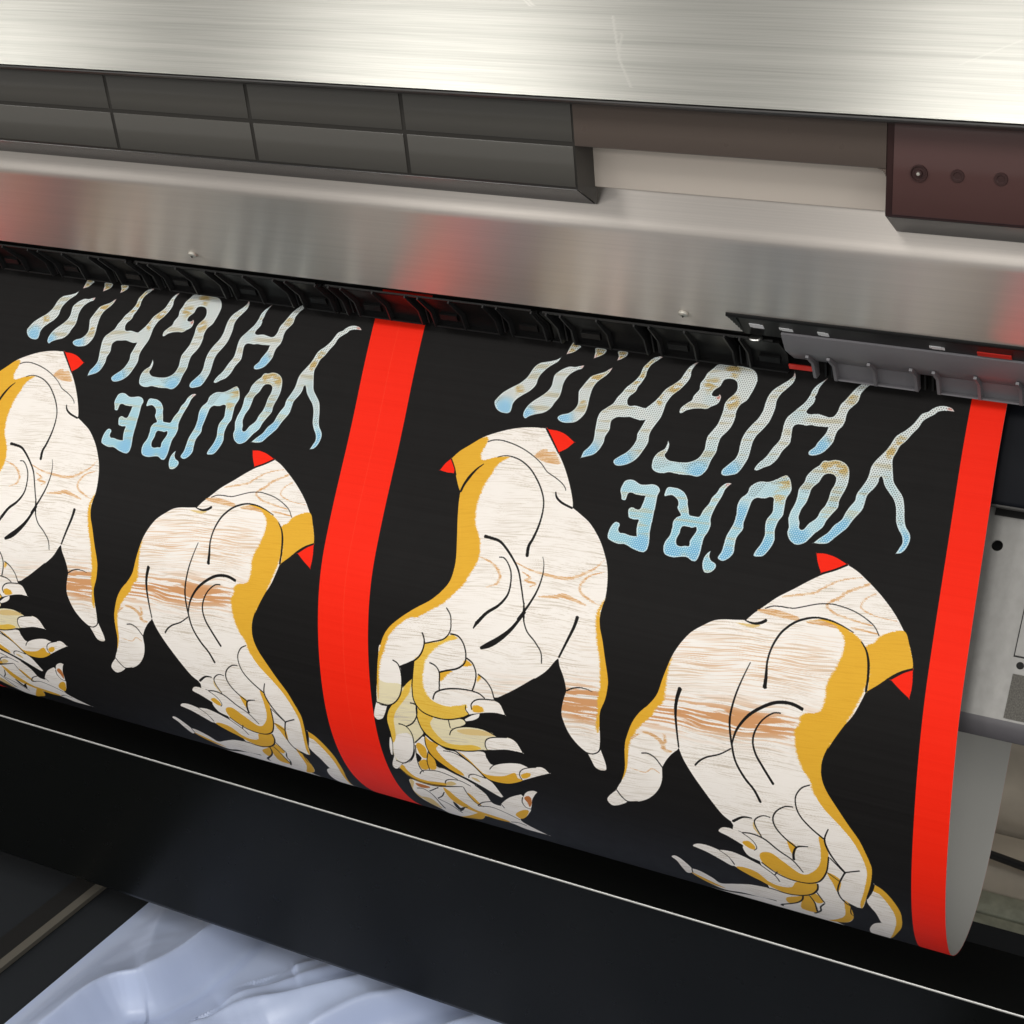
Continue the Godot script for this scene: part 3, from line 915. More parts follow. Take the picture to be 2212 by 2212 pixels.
	_area("letter", [4650,534,4650,534,4627,513,4592,506,4545,509,4501,531,4472,560,4428,584,4407,619,4380,666,4340,715,4298,750,4268,783,4246,836,4222,883,4188,931,4154,979,4133,1025,4127,1075,4114,1127,4088,1181,4061,1235,4055,1286,4022,1342,4001,1388,3981,1441,3933,1493,3900,1549,3851,1597,3805,1645,3805,1645,3859,1642,3913,1625,3955,1578,3996,1532,4032,1490,4064,1427,4115,1347,4127,1295,4138,1230,4178,1173,4199,1128,4204,1091,4216,1079,4229,1094,4250,1141,4285,1184,4326,1227,4352,1279,4363,1333,4372,1388,4397,1440,4428,1484,4439,1531,4422,1576,4405,1616,4405,1616,4441,1604,4469,1568,4487,1508,4480,1460,4444,1411,4425,1351,4414,1282,4392,1209,4354,1159,4311,1109,4295,1049,4278,966,4279,931,4294,893,4313,840,4353,791,4380,745,4419,689,4444,635,4479,602,4516,575,4539,550,4577,538,4618,535])
	_area("letter", [3778,1034,3755,1070,3717,1104,3676,1161,3663,1214,3632,1270,3629,1336,3619,1388,3600,1442,3592,1501,3605,1557,3603,1608,3630,1655,3682,1680,3739,1657,3775,1614,3804,1573,3852,1521,3872,1467,3905,1411,3939,1356,3943,1298,3968,1229,3983,1170,3982,1098,3967,1051,3927,1021,3872,1012,3820,1027])
	_area("hole", [3835,1119,3872,1123,3894,1148,3890,1192,3870,1245,3862,1304,3846,1357,3818,1405,3798,1459,3749,1510,3721,1555,3698,1566,3681,1551,3678,1515,3665,1474,3675,1415,3702,1360,3715,1307,3727,1247,3769,1197,3790,1150,3808,1130])
	_area("letter", [3524,1184,3493,1197,3457,1222,3396,1253,3323,1264,3264,1311,3251,1361,3207,1413,3191,1467,3195,1533,3189,1600,3170,1655,3150,1711,3141,1786,3135,1831,3115,1878,3128,1894,3162,1897,3202,1866,3227,1821,3224,1763,3231,1703,3264,1639,3262,1588,3273,1527,3284,1466,3297,1412,3330,1385,3388,1380,3429,1361,3457,1371,3461,1414,3464,1472,3431,1536,3429,1588,3437,1652,3420,1721,3388,1785,3383,1818,3416,1818,3457,1801,3497,1736,3515,1675,3506,1603,3519,1535,3546,1480,3547,1421,3550,1356,3574,1301,3575,1264,3554,1209])
	_area("letter", [3052,1841,3052,1841,3028,1865,3009,1905,3007,1957,3023,1998,3044,2010,3083,1997,3110,1960,3105,1931,3067,1913,3047,1883,3048,1854])
	_area("letter", [3115,1311,3115,1311,3076,1316,3037,1352,3015,1400,2985,1442,2971,1489,2936,1547,2916,1600,2878,1606,2835,1602,2819,1560,2803,1518,2798,1489,2765,1442,2710,1417,2663,1415,2625,1421,2611,1452,2611,1490,2637,1482,2674,1475,2719,1502,2733,1537,2732,1567,2768,1614,2738,1638,2718,1675,2719,1720,2712,1781,2684,1838,2681,1891,2703,1931,2767,1942,2833,1926,2878,1922,2921,1942,2953,1934,2970,1883,2974,1823,2980,1755,3004,1699,3013,1646,3004,1603,3013,1549,3032,1487,3058,1423,3077,1360])
	_area("hole", [2803,1694,2841,1691,2873,1694,2905,1683,2911,1716,2890,1764,2877,1796,2877,1835,2847,1839,2811,1851,2778,1840,2769,1801,2784,1753,2788,1715])
	_area("letter", [2321,1409,2276,1424,2258,1457,2248,1505,2265,1548,2274,1573,2303,1574,2309,1548,2315,1520,2341,1508,2383,1517,2458,1515,2458,1515,2454,1554,2436,1622,2406,1631,2372,1621,2345,1641,2352,1686,2366,1706,2407,1710,2442,1708,2438,1746,2441,1791,2452,1836,2452,1836,2402,1840,2344,1831,2312,1833,2292,1810,2297,1779,2290,1761,2261,1756,2238,1781,2220,1830,2221,1887,2256,1907,2314,1919,2369,1913,2437,1935,2495,1947,2533,1944,2555,1914,2557,1846,2549,1787,2550,1712,2552,1628,2554,1560,2554,1499,2565,1456,2543,1426,2498,1418,2445,1430,2398,1433,2354,1415])
	_area("white", [752,1484,752,1484,809,1416,893,1348,978,1282,1066,1233,1201,1177,1320,1143,1432,1125,1527,1120,1527,1120,1603,1214,1667,1292,1732,1378,1790,1474,1839,1571,1875,1661,1885,1708,1885,1708,1961,1747,2045,1797,2114,1862,2175,1937,2224,2021,2256,2091,2278,2171,2290,2261,2292,2343,2279,2420,2272,2496,2285,2570,2319,2667,2352,2794,2383,2923,2389,3000,2371,3114,2331,3225,2326,3342,2330,3437,2322,3539,2299,3585,2250,3609,2208,3604,2135,3555,2063,3473,2018,3375,2003,3304,2019,3205,2045,3117,2045,3117,2030,3050,2009,2994,1979,2931,1967,2875,1967,2875,1940,2900,1870,2994,1776,3076,1760,3082,1620,3191,1513,3267,1410,3321,1223,3300,911,3380,767,3253,681,3168,546,3250,477,3207,350,3182,371,3085,402,2999,463,2913,572,2814,689,2725,810,2642,905,2546,960,2459,978,2352,973,2248,946,2094,921,1966,900,1835,893,1746,893,1746,862,1697,828,1630,790,1546])
	_area("white", [2223,3617,2223,3617,2247,3668,2276,3725,2317,3743,2366,3731,2373,3691,2356,3621,2332,3553,2332,3553,2310,3582,2261,3610])
	_area("white", [364,3098,339,3208,322,3355,310,3506,296,3631,327,3650,393,3643,461,3609,520,3536,551,3448,559,3324,546,3250,515,3216,477,3207])
	_area("white", [290,3633,290,3633,258,3728,248,3792,277,3816,327,3791,362,3727,389,3653,389,3653,326,3656])
	_area("cream", [321,3429,401,3428,550,3411,533,3514,461,3609,393,3643,327,3650,296,3631])
	_area("cream", [660,3331,660,3331,595,3400,542,3462,520,3543,447,3625,399,3697,375,3791,383,3888,391,3989,361,4174,367,4268,444,4276,522,4203,578,4084,610,3967,713,3850,676,3697,672,3581,650,3511,653,3399])
	_area("white", [415,3966,540,3885,594,3913,598,3985,571,4103,510,4225,445,4272,384,4253,367,4172])
	_area("white", [367,4189,367,4189,308,4337,312,4393,348,4385,422,4284,422,4284,367,4268])
	_area("white", [365,3989,339,4099,333,4192,346,4193,374,4071,377,3993])
	_area("white", [769,3012,855,2975,1008,2873,1084,2876,1136,2936,1160,3041,1213,3063,1243,3135,1268,3154,1334,3183,1387,3251,1410,3327,1403,3346,1462,3367,1503,3452,1503,3452,1410,3457,1300,3485,1161,3538,980,3629,853,3643,754,3624,682,3578,652,3498,653,3399,672,3275,681,3168,745,3097])
	_area("white", [1126,3591,1126,3591,1198,3535,1274,3497,1274,3497,1259,3538,1208,3576,1138,3603])
	_area("cream", [974,3631,1083,3596,1125,3604,1129,3635,1063,3679,997,3709,976,3676])
	_area("cream", [683,3572,754,3628,853,3646,970,3632,991,3711,1049,3686,1152,3655,1276,3641,1373,3653,1419,3677,1518,3659,1588,3685,1638,3772,1638,3772,1494,3783,1343,3827,1239,3867,1096,3914,968,3931,869,3918,787,3871,720,3806,681,3709,672,3619])
	_area("white", [1418,3686,1517,3663,1588,3685,1638,3772,1638,3772,1494,3783,1343,3827,1296,3807,1302,3758,1343,3713])
	_area("white", [1041,3927,1264,3871,1293,3926,1340,3988,1478,3923,1591,3894,1680,3909,1800,3872,1863,3915,1863,3915,1742,3986,1602,4078,1488,4154,1390,4183,1288,4183,1238,4151,1169,4067,1096,3999,1010,3942])
	_area("white", [601,3985,716,3874,727,4036,772,4191,847,4203,936,4235,1042,4275,1124,4311,1124,4311,1059,4366,909,4426,780,4471,640,4510,522,4506,435,4464,392,4405,367,4371,423,4292,508,4234,567,4149,594,4067])
	_area("white", [429,4516,545,4529,686,4521,864,4449,985,4394,1087,4326,1146,4358,1197,4425,1225,4541,1302,4553,1302,4553,1320,4503,1416,4375,1528,4287,1565,4286,1607,4441,1570,4538,1512,4640,1447,4706,1461,4793,1631,4959,1631,4959,1428,4967,1295,4897,1058,4905,1027,4956,947,5087,802,5207,625,5369,540,5369,529,5149,459,5012,402,4891,388,4761,401,4635])
	_area("white", [723,3861,808,3900,913,3955,999,3951,1058,4000,1143,4052,1205,4126,1243,4174,1307,4227,1365,4375,1365,4375,1337,4395,1261,4354,1178,4304,1066,4252,960,4213,840,4142,750,4064,717,3982])
	_area("white", [1575,4282,1616,4214,1677,4176,1718,4178,1718,4178,1687,4225,1648,4307,1628,4386,1598,4460,1563,4430,1550,4362])
	_area("white", [562,5369,684,5369,808,5369,936,5369,1029,5369,878,5369,752,5369])
	_area("yellow", [752,1484,752,1484,809,1416,893,1348,978,1282,1033,1264,1038,1308,1016,1366,1007,1412,1022,1455,1073,1442,1145,1413,1258,1395,1208,1434,1161,1486,1138,1553,1105,1621,1078,1715,1066,1789,1068,1878,1083,1964,1126,2045,1162,2118,1175,2220,1161,2292,1128,2367,1087,2461,1031,2532,938,2635,810,2729,696,2803,635,2818,526,2906,453,2999,415,3087,388,3173,364,3226,342,3350,330,3476,312,3608,312,3480,324,3330,339,3208,364,3098,402,2999,463,2913,572,2814,689,2725,810,2642,905,2546,960,2459,978,2352,973,2248,946,2094,921,1966,900,1835,893,1746,893,1746,862,1697,828,1630,790,1546])
	_area("yellow", [2295,2349,2295,2349,2274,2430,2271,2487,2285,2570,2319,2667,2352,2794,2383,2923,2389,3000,2371,3114,2331,3225,2326,3342,2309,3410,2294,3349,2310,3230,2308,3128,2325,3014,2317,2898,2307,2804,2275,2695,2253,2576,2243,2493,2257,2423])
	_area("yellow2", [781,3004,928,2952,1011,2885,1079,2899,977,2947,893,3009,832,3078,788,3144,768,3230,756,3350,783,3429,842,3488,966,3507,1092,3469,1161,3446,1145,3505,1174,3531,1083,3590,980,3629,853,3643,754,3624,682,3578,652,3498,653,3399,672,3275,684,3161,745,3097,769,3024])
	_area("yellow", [1158,3058,1213,3086,1183,3106,1128,3115])
	_area("yellow", [924,3218,1029,3183,979,3234,928,3293])
	_area("yellow", [1268,3164,1298,3174,1261,3222])
	_area("yellow", [1210,3452,1266,3426,1314,3451,1288,3482,1213,3497])
	_area("yellow2", [687,3596,741,3627,828,3643,795,3718,835,3801,926,3872,1053,3863,1183,3826,1254,3846,1096,3914,968,3931,869,3918,787,3871,720,3806,681,3709])
	_area("tan", [1046,3716,1175,3668,1299,3654,1395,3673,1270,3707,1119,3736])
	_area("yellow2", [656,3332,656,3332,581,3416,529,3515,432,3642,390,3720,373,3806,385,3916,388,4035,429,3962,436,3844,443,3759,480,3669,571,3543,631,3441])
	_area("yellow", [722,3866,769,3901,843,3922,815,3975,858,4052,931,4123,1014,4181,1028,4227,942,4207,840,4142,750,4064,719,3971])
	_area("yellow", [1029,3942,1073,3961,1139,4019,1194,4082,1243,4125,1338,4116,1436,4082,1539,4014,1559,4064,1602,4078,1488,4154,1390,4183,1288,4183,1238,4151,1169,4067,1096,3999])
	_area("yellow", [1597,4017,1653,3976,1689,3976,1665,4023,1606,4054])
	_area("yellow", [372,4369,419,4308,449,4382,510,4448,625,4460,794,4418,804,4452,692,4502,548,4519,450,4482,396,4426])
	_area("yellow", [619,3990,654,3957,713,4006,696,4118,651,4121,623,4046])
	_area("yellow", [604,4200,685,4146,684,4256,612,4290])
	_area("yellow", [717,4063,740,4067,776,4127,762,4234,698,4257,695,4168])
	_area("hole", [607,4093,642,4142,592,4210,591,4166])
	_area("yellow", [760,4504,809,4539,853,4623,921,4721,993,4806,1132,4829,1270,4852,1288,4889,1154,4912,1016,4885,902,4843,808,4767,766,4650])
	_area("yellow", [1418,4636,1515,4516,1574,4503,1512,4640,1447,4706])
	_area("yellow", [1000,4482,1040,4513,1080,4614,1083,4669,1029,4623])
	_area("yellow", [1001,4871,1045,4903,947,5087,802,5207,622,5369,923,4955])
	_area("tan", [429,4516,458,4553,394,4716,410,4814,459,4902,402,4891,388,4761,401,4635])
	_area("brown", [1574,4310,1615,4266,1639,4283,1634,4355,1600,4428,1594,4372])
	_area("brown", [475,4562,577,4556,611,4575,536,4621,478,4614])
	_area("tan", [429,4873,525,4833,559,4908,552,5089,472,5031])
	_area("hole", [781,4751,807,4785,818,4871,883,4808,794,4967,767,4887])
	_area("tan", [1101,4219,1150,4215,1180,4249,1142,4250])
	_area("tan", [816,4408,877,4361,921,4379,871,4423,817,4442])
	_area("orange", [1474,1348,1517,1302,1560,1280,1589,1304,1638,1292,1688,1350,1705,1383,1650,1391,1583,1389,1512,1369])
	_area("white", [4086,1762,4086,1762,4159,1793,4264,1864,4361,1940,4461,2037,4538,2137,4599,2239,4636,2338,4645,2389,4645,2389,4566,2428,4498,2480,4430,2547,4354,2613,4354,2613,4350,2601,4316,2700,4266,2814,4192,2925,4128,3037,4083,3158,4072,3262,4087,3350,4127,3434,4205,3545,4293,3669,4370,3776,4424,3895,4448,3959,4465,4035,4455,4188,4419,4376,4372,4588,4297,4578,4219,4524,4273,4629,4285,4842,4208,5074,4035,5254,3939,5091,3802,5071,3724,5154,3670,5148,3640,4992,3595,4304,3470,4151,3468,4004,3403,3999,3403,3950,3388,3921,3388,3921,3394,3921,3394,3921,3322,3870,3245,3775,3167,3671,3088,3564,3019,3457,2978,3363,2978,3363,2967,3384,2926,3426,2879,3494,2843,3568,2843,3568,2838,3687,2800,3795,2722,3898,2620,3969,2533,3991,2476,3956,2450,3904,2466,3855,2500,3787,2531,3669,2535,3562,2537,3459,2556,3368,2597,3249,2654,3153,2733,3065,2792,2973,2825,2855,2856,2750,2886,2663,2923,2586,2969,2513,3017,2455,3087,2399,3168,2345,3243,2322,3319,2310,3408,2295,3408,2295,3460,2233,3531,2164,3615,2083,3716,2008,3823,1924,3909,1864,4004,1814])
	_area("white", [2443,3906,2443,3906,2374,3990,2356,4043,2389,4084,2439,4071,2506,4024,2536,3990,2536,3990,2488,3952])
	_area("white", [3479,4000,3532,3981,3624,4004,3735,4071,3855,4144,3941,4036,4124,3863,4142,4017,4121,4206,4069,4331,4014,4394,3918,4434,3815,4429,3714,4384,3616,4304,3504,4259,3469,4159,3563,4169,3581,4130,3539,4057])
	_area("white", [3281,4050,3310,4008,3364,3992,3468,4004,3539,4057,3581,4130,3563,4169,3510,4174,3460,4140,3358,4088,3296,4067])
	_area("white", [3266,4294,3365,4268,3469,4291,3592,4341,3616,4304,3714,4384,3815,4429,3918,4434,4030,4386,4035,4461,3989,4574,3897,4656,3786,4706,3682,4685,3584,4612,3484,4557,3385,4482,3366,4462,3375,4427,3335,4352])
	_area("white", [3044,4331,3082,4288,3160,4271,3266,4294,3335,4352,3373,4448,3343,4474,3262,4425,3160,4369,3076,4344])
	_area("white", [2824,4611,2866,4575,2924,4631,2972,4742,2969,4832,2909,4898,2884,4790,2861,4670])
	_area("white", [2969,4758,3048,4759,3134,4845,3184,4939,3312,4845,3458,4747,3616,4705,3637,4703,3763,4722,3902,4665,3894,4737,3843,4853,3754,4954,3640,4992,3478,5042,3341,5064,3186,5163,3090,5078,3008,4972,2950,4864])
	_area("white", [2604,5369,2768,5369,2945,5369,3112,5300,3328,5131,3523,5034,3690,5022,3854,5009,3944,5061,4058,5084,4139,5278,4137,5369,4018,5369,3799,5369,3576,5369,3348,5369,3062,5369,2828,5369])
	_area("white", [4480,4194,4480,4194,4552,4242,4627,4361,4671,4514,4664,4737,4614,4948,4531,5278,4516,5369,4468,5369,4381,5369,4386,5095,4437,4871,4505,4778,4505,4778,4476,4614,4424,4491,4418,4414,4452,4306])
	_area("yellow", [3931,2188,4024,2177,4089,2188,4174,2225,4250,2264,4299,2331,4328,2417,4340,2506,4330,2607,4296,2713,4247,2833,4172,2969,4110,3089,4137,3013,4083,3158,4072,3262,4087,3350,4127,3434,4205,3545,4293,3669,4370,3776,4424,3895,4448,3959,4465,4035,4455,4188,4419,4376,4372,4588,4361,4527,4403,4295,4428,4079,4389,3927,4320,3797,4221,3684,4091,3560,4008,3427,3997,3375,3917,3257,3879,3142,3861,3025,3852,3053,3865,3001,3893,2946,3897,2897,3926,2866,4012,2843,4047,2799,4062,2718,4061,2634,4083,2560,4114,2500,4129,2443,4148,2362,4142,2294,4105,2239,4039,2217,3849,2224])
	_area("yellow", [4551,2150,4599,2239,4636,2338,4645,2389,4645,2389,4566,2428,4498,2480,4430,2547,4354,2613,4354,2613,4355,2503,4343,2414,4307,2330,4299,2308,4345,2276,4383,2222,4452,2177])
	_area("yellow", [2887,2669,2856,2750,2825,2855,2792,2973,2733,3065,2654,3153,2597,3249,2556,3368,2537,3459,2531,3669,2500,3787,2549,3663,2573,3450,2610,3354,2656,3270,2748,3165,2792,3086,2847,3017,2858,2914,2865,2781])
	_area("tan", [3344,2327,3452,2316,3517,2308,3478,2337,3401,2337])
	_area("yellow", [3603,4192,3689,4149,3789,4219,3917,4314,4002,4258,4069,4134,4083,3984,4069,3843,4114,3879,4142,4017,4121,4206,4069,4331,4014,4394,3918,4434,3815,4429,3714,4384,3616,4304])
	_area("yellow", [3385,4482,3454,4447,3557,4473,3642,4578,3734,4602,3823,4560,3876,4446,4029,4392,4035,4461,3989,4574,3897,4656,3786,4706,3682,4685,3584,4612,3484,4557])
	_area("yellow", [3826,3966,3891,3998,3867,4109])
	_area("yellow", [3467,4114,3516,4080,3566,4121,3558,4163,3511,4158])
	_area("yellow", [2951,4856,3023,4897,3118,4991,3201,5089,3092,5066,3008,4972])
	_area("yellow", [3751,4818,3849,4715,3900,4679,3857,4825,3754,4954])
	_area("yellow", [3906,4675,3952,4632,3989,4779,3973,5004,3881,5044,3848,4975])
	_area("yellow", [3961,4651,4011,4560,4063,4670,4010,4735])
	_area("yellow", [4126,4203,4224,4258,4195,4435,4161,4322])
	_area("yellow", [4237,4558,4275,4603,4285,4842,4195,5092,4035,5254,4209,4878])
	_area("yellow", [4479,4202,4552,4242,4627,4361,4671,4514,4664,4737,4614,4948,4531,5278,4619,4745,4620,4545,4577,4406,4521,4307,4472,4279])
	_area("tan", [3578,3832,3561,3910,3605,3976,3625,3990,3581,3916])
	_area("orange", [3480,2205,3582,2178,3681,2182,3784,2197,3789,2224,3672,2227,3541,2221])
	_area("orange", [3849,2224,3932,2192,4036,2199,4079,2221,3976,2222])
	_area("red", [1546,1123,1546,1123,1622,1123,1702,1142,1789,1192,1789,1192,1742,1246,1676,1291,1676,1291])
	_area("red", [745,1492,745,1492,706,1532,669,1597,669,1597,734,1605,798,1602,798,1602,794,1563])
	_area("red", [3842,1716,3842,1716,3906,1708,3988,1721,4071,1754,4071,1754,3987,1806,3898,1850,3898,1850,3862,1781])
	_area("red", [4647,2404,4647,2404,4583,2440,4507,2501,4507,2501,4576,2554,4647,2600,4647,2600,4657,2514])
	_line("orange", [3646,2077,10,3723,2051,12,3800,2028,15,3876,2002,14,3947,1948,12,4018,1895,10,4091,1862,8,4196,1830,6])
	_line("orange", [4264,1864,12,4178,1912,15,4106,1954,18,4060,2006,20,4010,2039,18,3985,2083,16,4039,2120,14,4120,2135,12,4216,2147,10,4326,2156,8])
	_line("orange", [4313,1926,6,4257,1968,9,4226,2013,11,4232,2051,9,4282,2072,8,4362,2087,6,4485,2090,4])
	_line("orange", [4170,2199,10,4263,2200,14,4380,2207,7])
	_line("orange", [1480,2208,6,1630,2249,12,1754,2260,18,1866,2265,20,1984,2251,20,2074,2201,18,2162,2142,12,2228,2063,6])
	_line("orange", [1186,2227,6,1288,2252,14,1366,2306,19,1387,2362,19,1368,2409,14,1280,2451,6])
	_line("orange", [2246,2152,5,2130,2207,13,2073,2285,18,2094,2348,18,2183,2389,13,2250,2409,5])
	_line("orange", [1742,2440,9,1886,2413,25,1947,2393,31,2041,2408,25,2145,2430,9])
	_line("orange", [1570,2277,6,1642,2306,15,1610,2338,18,1697,2347,15,1656,2380,6])
	_line("orange", [2680,3306,16,2751,3306,23,2833,3346,31,2868,3410,25,2915,3410,19])
	_line("orange", [2856,3280,11,2868,3337,22,2845,3404,13])
	_line("orange", [2586,3385,15,2645,3333,18])
	_line("orange", [2580,3648,5,2699,3654,8,2760,3604,9,2818,3627,6])
	_line("black", [1041,1301,8,1096,1279,8,1172,1272,8,1273,1286,8,1376,1315,8,1471,1358,7,1549,1407,7,1608,1460,7,1681,1492,7,1745,1525,7,1785,1558,7,1797,1580,7])
	_line("black", [1048,1485,6,996,1535,14,945,1611,23,912,1680,21,896,1737,19])
	_line("black", [1154,1412,6,1218,1390,7,1295,1390,9,1378,1412,10,1466,1465,11,1540,1541,12,1596,1620,12,1632,1703,12,1641,1797,13,1631,1904,17,1606,2004,20,1582,2069,24,1584,2142,28])
	_line("black", [1716,1608,11,1735,1650,16,1789,1685,17,1879,1711,15])
	_line("black", [1188,2060,25,1247,2063,22,1326,2075,20,1394,2120,18,1478,2200,16,1536,2275,14,1579,2378,13,1612,2473,12,1637,2552,11,1648,2651,9])
	_line("black", [1629,2509,12,1639,2622,11,1680,2719,11,1756,2787,10,1814,2860,10,1825,2943,9])
	_line("black", [1349,2200,8,1392,2198,9,1438,2237,10,1476,2303,12,1489,2395,13,1476,2482,16,1414,2570,20,1319,2647,23,1243,2739,27])
	_line("black", [1241,2737,28,1214,2788,10])
	_line("black", [1718,2130,4,1741,2194,7,1743,2296,11,1718,2411,14,1664,2530,17,1595,2644,21])
	_line("black", [1650,2573,19,1551,2723,26,1454,2822,38,1363,2891,42,1293,2931,24])
	_line("black", [2091,2527,29,2072,2612,24,2023,2737,19,1970,2864,15])
	_line("black", [2045,3117,11,2097,3085,10,2160,3066,9,2223,3067,6,2263,3076,4])
	_line("black", [2208,3610,9,2261,3609,9,2304,3583,9,2327,3549,9])
	_line("black", [1526,1118,11,1602,1210,11,1672,1296,11])
	_line("black", [747,1487,10,792,1554,10,821,1613,10])
	_line("black", [957,2675,10,999,2725,10,1012,2798,10,1004,2865,10,952,2930,10,855,2972,10,781,3001,10])
	_line("black", [753,2916,13,771,2956,13,775,3011,13,745,3097,13,681,3168,13,546,3250,13])
	_line("black", [1011,2874,12,1084,2881,12,1136,2936,12,1159,3019,12,1146,3089,12,1079,3149,13,980,3188,13,918,3216,13])
	_line("black", [825,3153,12,881,3170,11,915,3220,12,912,3314,12,909,3380,12])
	_line("black", [1161,3041,12,1219,3073,12,1250,3145,12,1243,3226,12,1216,3305,13])
	_line("black", [1268,3154,11,1334,3188,11,1387,3251,11,1410,3327,11])
	_line("black", [843,3476,12,872,3407,12,950,3359,12,1050,3329,12,1174,3312,11,1271,3318,11,1324,3347,11])
	_line("black", [1202,3479,10,1199,3437,10,1231,3393,10,1293,3364,10,1403,3346,10])
	_line("black", [681,3168,10,664,3300,10,652,3411,11,661,3533,11,729,3617,11,853,3643,11,980,3629,11,1109,3577,10,1174,3533,10])
	_line("black", [1148,3455,8,1146,3493,8,1169,3524,8])
	_line("black", [477,3207,11,527,3231,11,553,3302,11,555,3398,11,534,3502,11,476,3592,11,399,3641,11,296,3638,11])
	_line("black", [620,3562,11,677,3573,11,673,3671,11,624,3758,11,558,3810,11])
	_line("black", [677,3573,11,676,3697,11,718,3821,11,796,3897,11,917,3932,11,1096,3914,11,1278,3853,11])
	_line("black", [974,3628,9,985,3706,9])
	_line("black", [970,3784,9,995,3730,9,1062,3683,9,1177,3648,9,1300,3641,9,1419,3677,9])
	_line("black", [1311,3836,9,1298,3793,9,1316,3734,9,1381,3694,9,1505,3662,9])
	_line("black", [482,3804,10,552,3812,10,599,3883,10,595,4017,10,545,4161,11,445,4272,11,367,4268,11])
	_line("black", [717,3849,11,617,3965,11])
	_line("black", [612,3996,10,594,4144,10,592,4266,11,615,4330,11])
	_line("black", [1126,3591,9,1137,3607,9])
	_line("black", [723,3861,8,719,3971,9,758,4073,9,856,4162,9,958,4220,9,1119,4313,9])
	_line("black", [881,3976,8,969,3966,8,1050,3991,8,1143,4052,8,1205,4126,8,1241,4181,9])
	_line("black", [1010,3942,8,1095,4005,8,1175,4082,8,1243,4174,9])
	_line("black", [1302,4052,8,1349,3991,8,1429,3944,8,1525,3908,8,1609,3893,8,1680,3909,8])
	_line("black", [1598,4074,8,1582,4027,8,1599,3972,8,1650,3928,8,1745,3889,8])
	_line("black", [569,4377,10,604,4320,9,672,4285,9,775,4262,9,878,4277,9,949,4304,9])
	_line("black", [803,4422,10,827,4367,9,885,4330,9,975,4315,9,1062,4350,9])
	_line("black", [1074,4236,9,1088,4195,9,1141,4167,9,1241,4181,9])
	_line("black", [727,4036,9,692,4156,9,691,4267,9])
	_line("black", [370,4377,10,452,4473,10,591,4507,10,781,4467,10,974,4398,9])
	_line("black", [984,4397,9,1001,4515,10,1045,4633,10,1103,4667,11])
	_line("black", [1046,4680,11,1116,4586,10,1211,4522,10])
	_line("black", [1048,4688,11,1191,4629,10,1324,4669,10,1429,4737,11])
	_line("black", [451,4665,11,529,4643,11,596,4745,11,599,5046,16])
	_line("black", [581,4654,11,703,4530,10])
	_line("black", [746,4587,10,694,4689,11,628,4768,12])
	_line("black", [623,4782,12,724,4867,13,776,5032,15])
	_line("black", [778,4986,15,835,4864,13,908,4792,12])
	_line("black", [1330,4574,10,1315,4521,10])
	_line("black", [1562,4301,9,1541,4380,9,1559,4447,9,1603,4458,9])
	_line("black", [1463,4849,12,1393,4826,12,1315,4865,12])
	_line("black", [3534,2184,7,3587,2157,7,3658,2147,7,3739,2143,7,3815,2116,7,3890,2086,7,3951,2069,7,4029,2059,7,4125,2068,7,4206,2087,7,4290,2125,7,4342,2161,7,4380,2215,7])
	_line("black", [3560,2265,21,3520,2293,20,3465,2308,15,3401,2297,7])
	_line("black", [3614,2749,31,3615,2658,23,3611,2565,15,3623,2477,14,3651,2393,15,3695,2314,16,3771,2239,15,3852,2196,14,3929,2175,12,4024,2177,11,4115,2198,8,4198,2228,6])
	_line("black", [4264,2281,8,4308,2337,13,4335,2416,18,4346,2520,17,4343,2615,15])
	_line("black", [4078,1758,8,3988,1813,8,3896,1861,8])
	_line("black", [4648,2394,7,4574,2430,8,4499,2488,8])
	_line("black", [3488,2587,7,3443,2712,10,3401,2849,13,3373,2997,16,3374,3108,16,3396,3239,16,3427,3361,16,3496,3475,18,3575,3565,19,3622,3654,21])
	_line("black", [3911,2842,24,3823,2819,23,3717,2832,23,3613,2888,22,3510,2976,21,3439,3081,18,3410,3156,15,3396,3228,11])
	_line("black", [3750,2905,9,3692,2918,10,3620,2983,11,3571,3072,13,3554,3166,14,3580,3262,16,3638,3353,18,3718,3469,20])
	_line("black", [3391,3264,9,3303,3333,10,3202,3384,12,3146,3429,13,3111,3475,14])
	_line("black", [2971,2889,32,2949,2983,27,2945,3085,21,2958,3208,16,2978,3357,12])
	_line("black", [2674,3489,10,2727,3478,10,2786,3501,10,2843,3568,10])
	_line("black", [2450,3904,11,2487,3960,11,2536,3994,11,2620,3969,11])
	_line("black", [3995,3405,9,3935,3445,10,3893,3524,10,3895,3611,11,3928,3691,12,4005,3773,13,4113,3854,14])
	_line("black", [3873,3627,9,3808,3644,10,3742,3709,11,3719,3784,12,3740,3860,13,3805,3939,13,3892,4005,14])
	_line("black", [3699,3776,9,3641,3778,9,3584,3827,10,3577,3886,10,3624,3988,10])
	_line("black", [3556,3829,10,3482,3842,16,3406,3907,22])
	_line("black", [3470,4005,10,3545,3989,12,3646,4010,14,3755,4096,14,3863,4170,12,3935,4282,10])
	_line("black", [3987,3968,9,3903,4001,14,3873,4075,18,3870,4150,22])
	_line("black", [4140,3744,9,4113,3847,13,4134,3940,16,4187,4041,14,4261,4140,12])
	_line("black", [4375,4081,12,4294,4127,12,4260,4157,12,4224,4261,12])
	_line("black", [4264,4138,12,4219,4278,12,4196,4415,13,4219,4524,14,4275,4603,14,4371,4600,14])
	_line("black", [4142,4017,12,4122,4189,12,4069,4331,13,4003,4400,13,3918,4434,13,3804,4434,14,3703,4389,13,3610,4306,13])
	_line("black", [4152,4028,11,4258,4147,11])
	_line("black", [4126,4203,8,4214,4272,8])
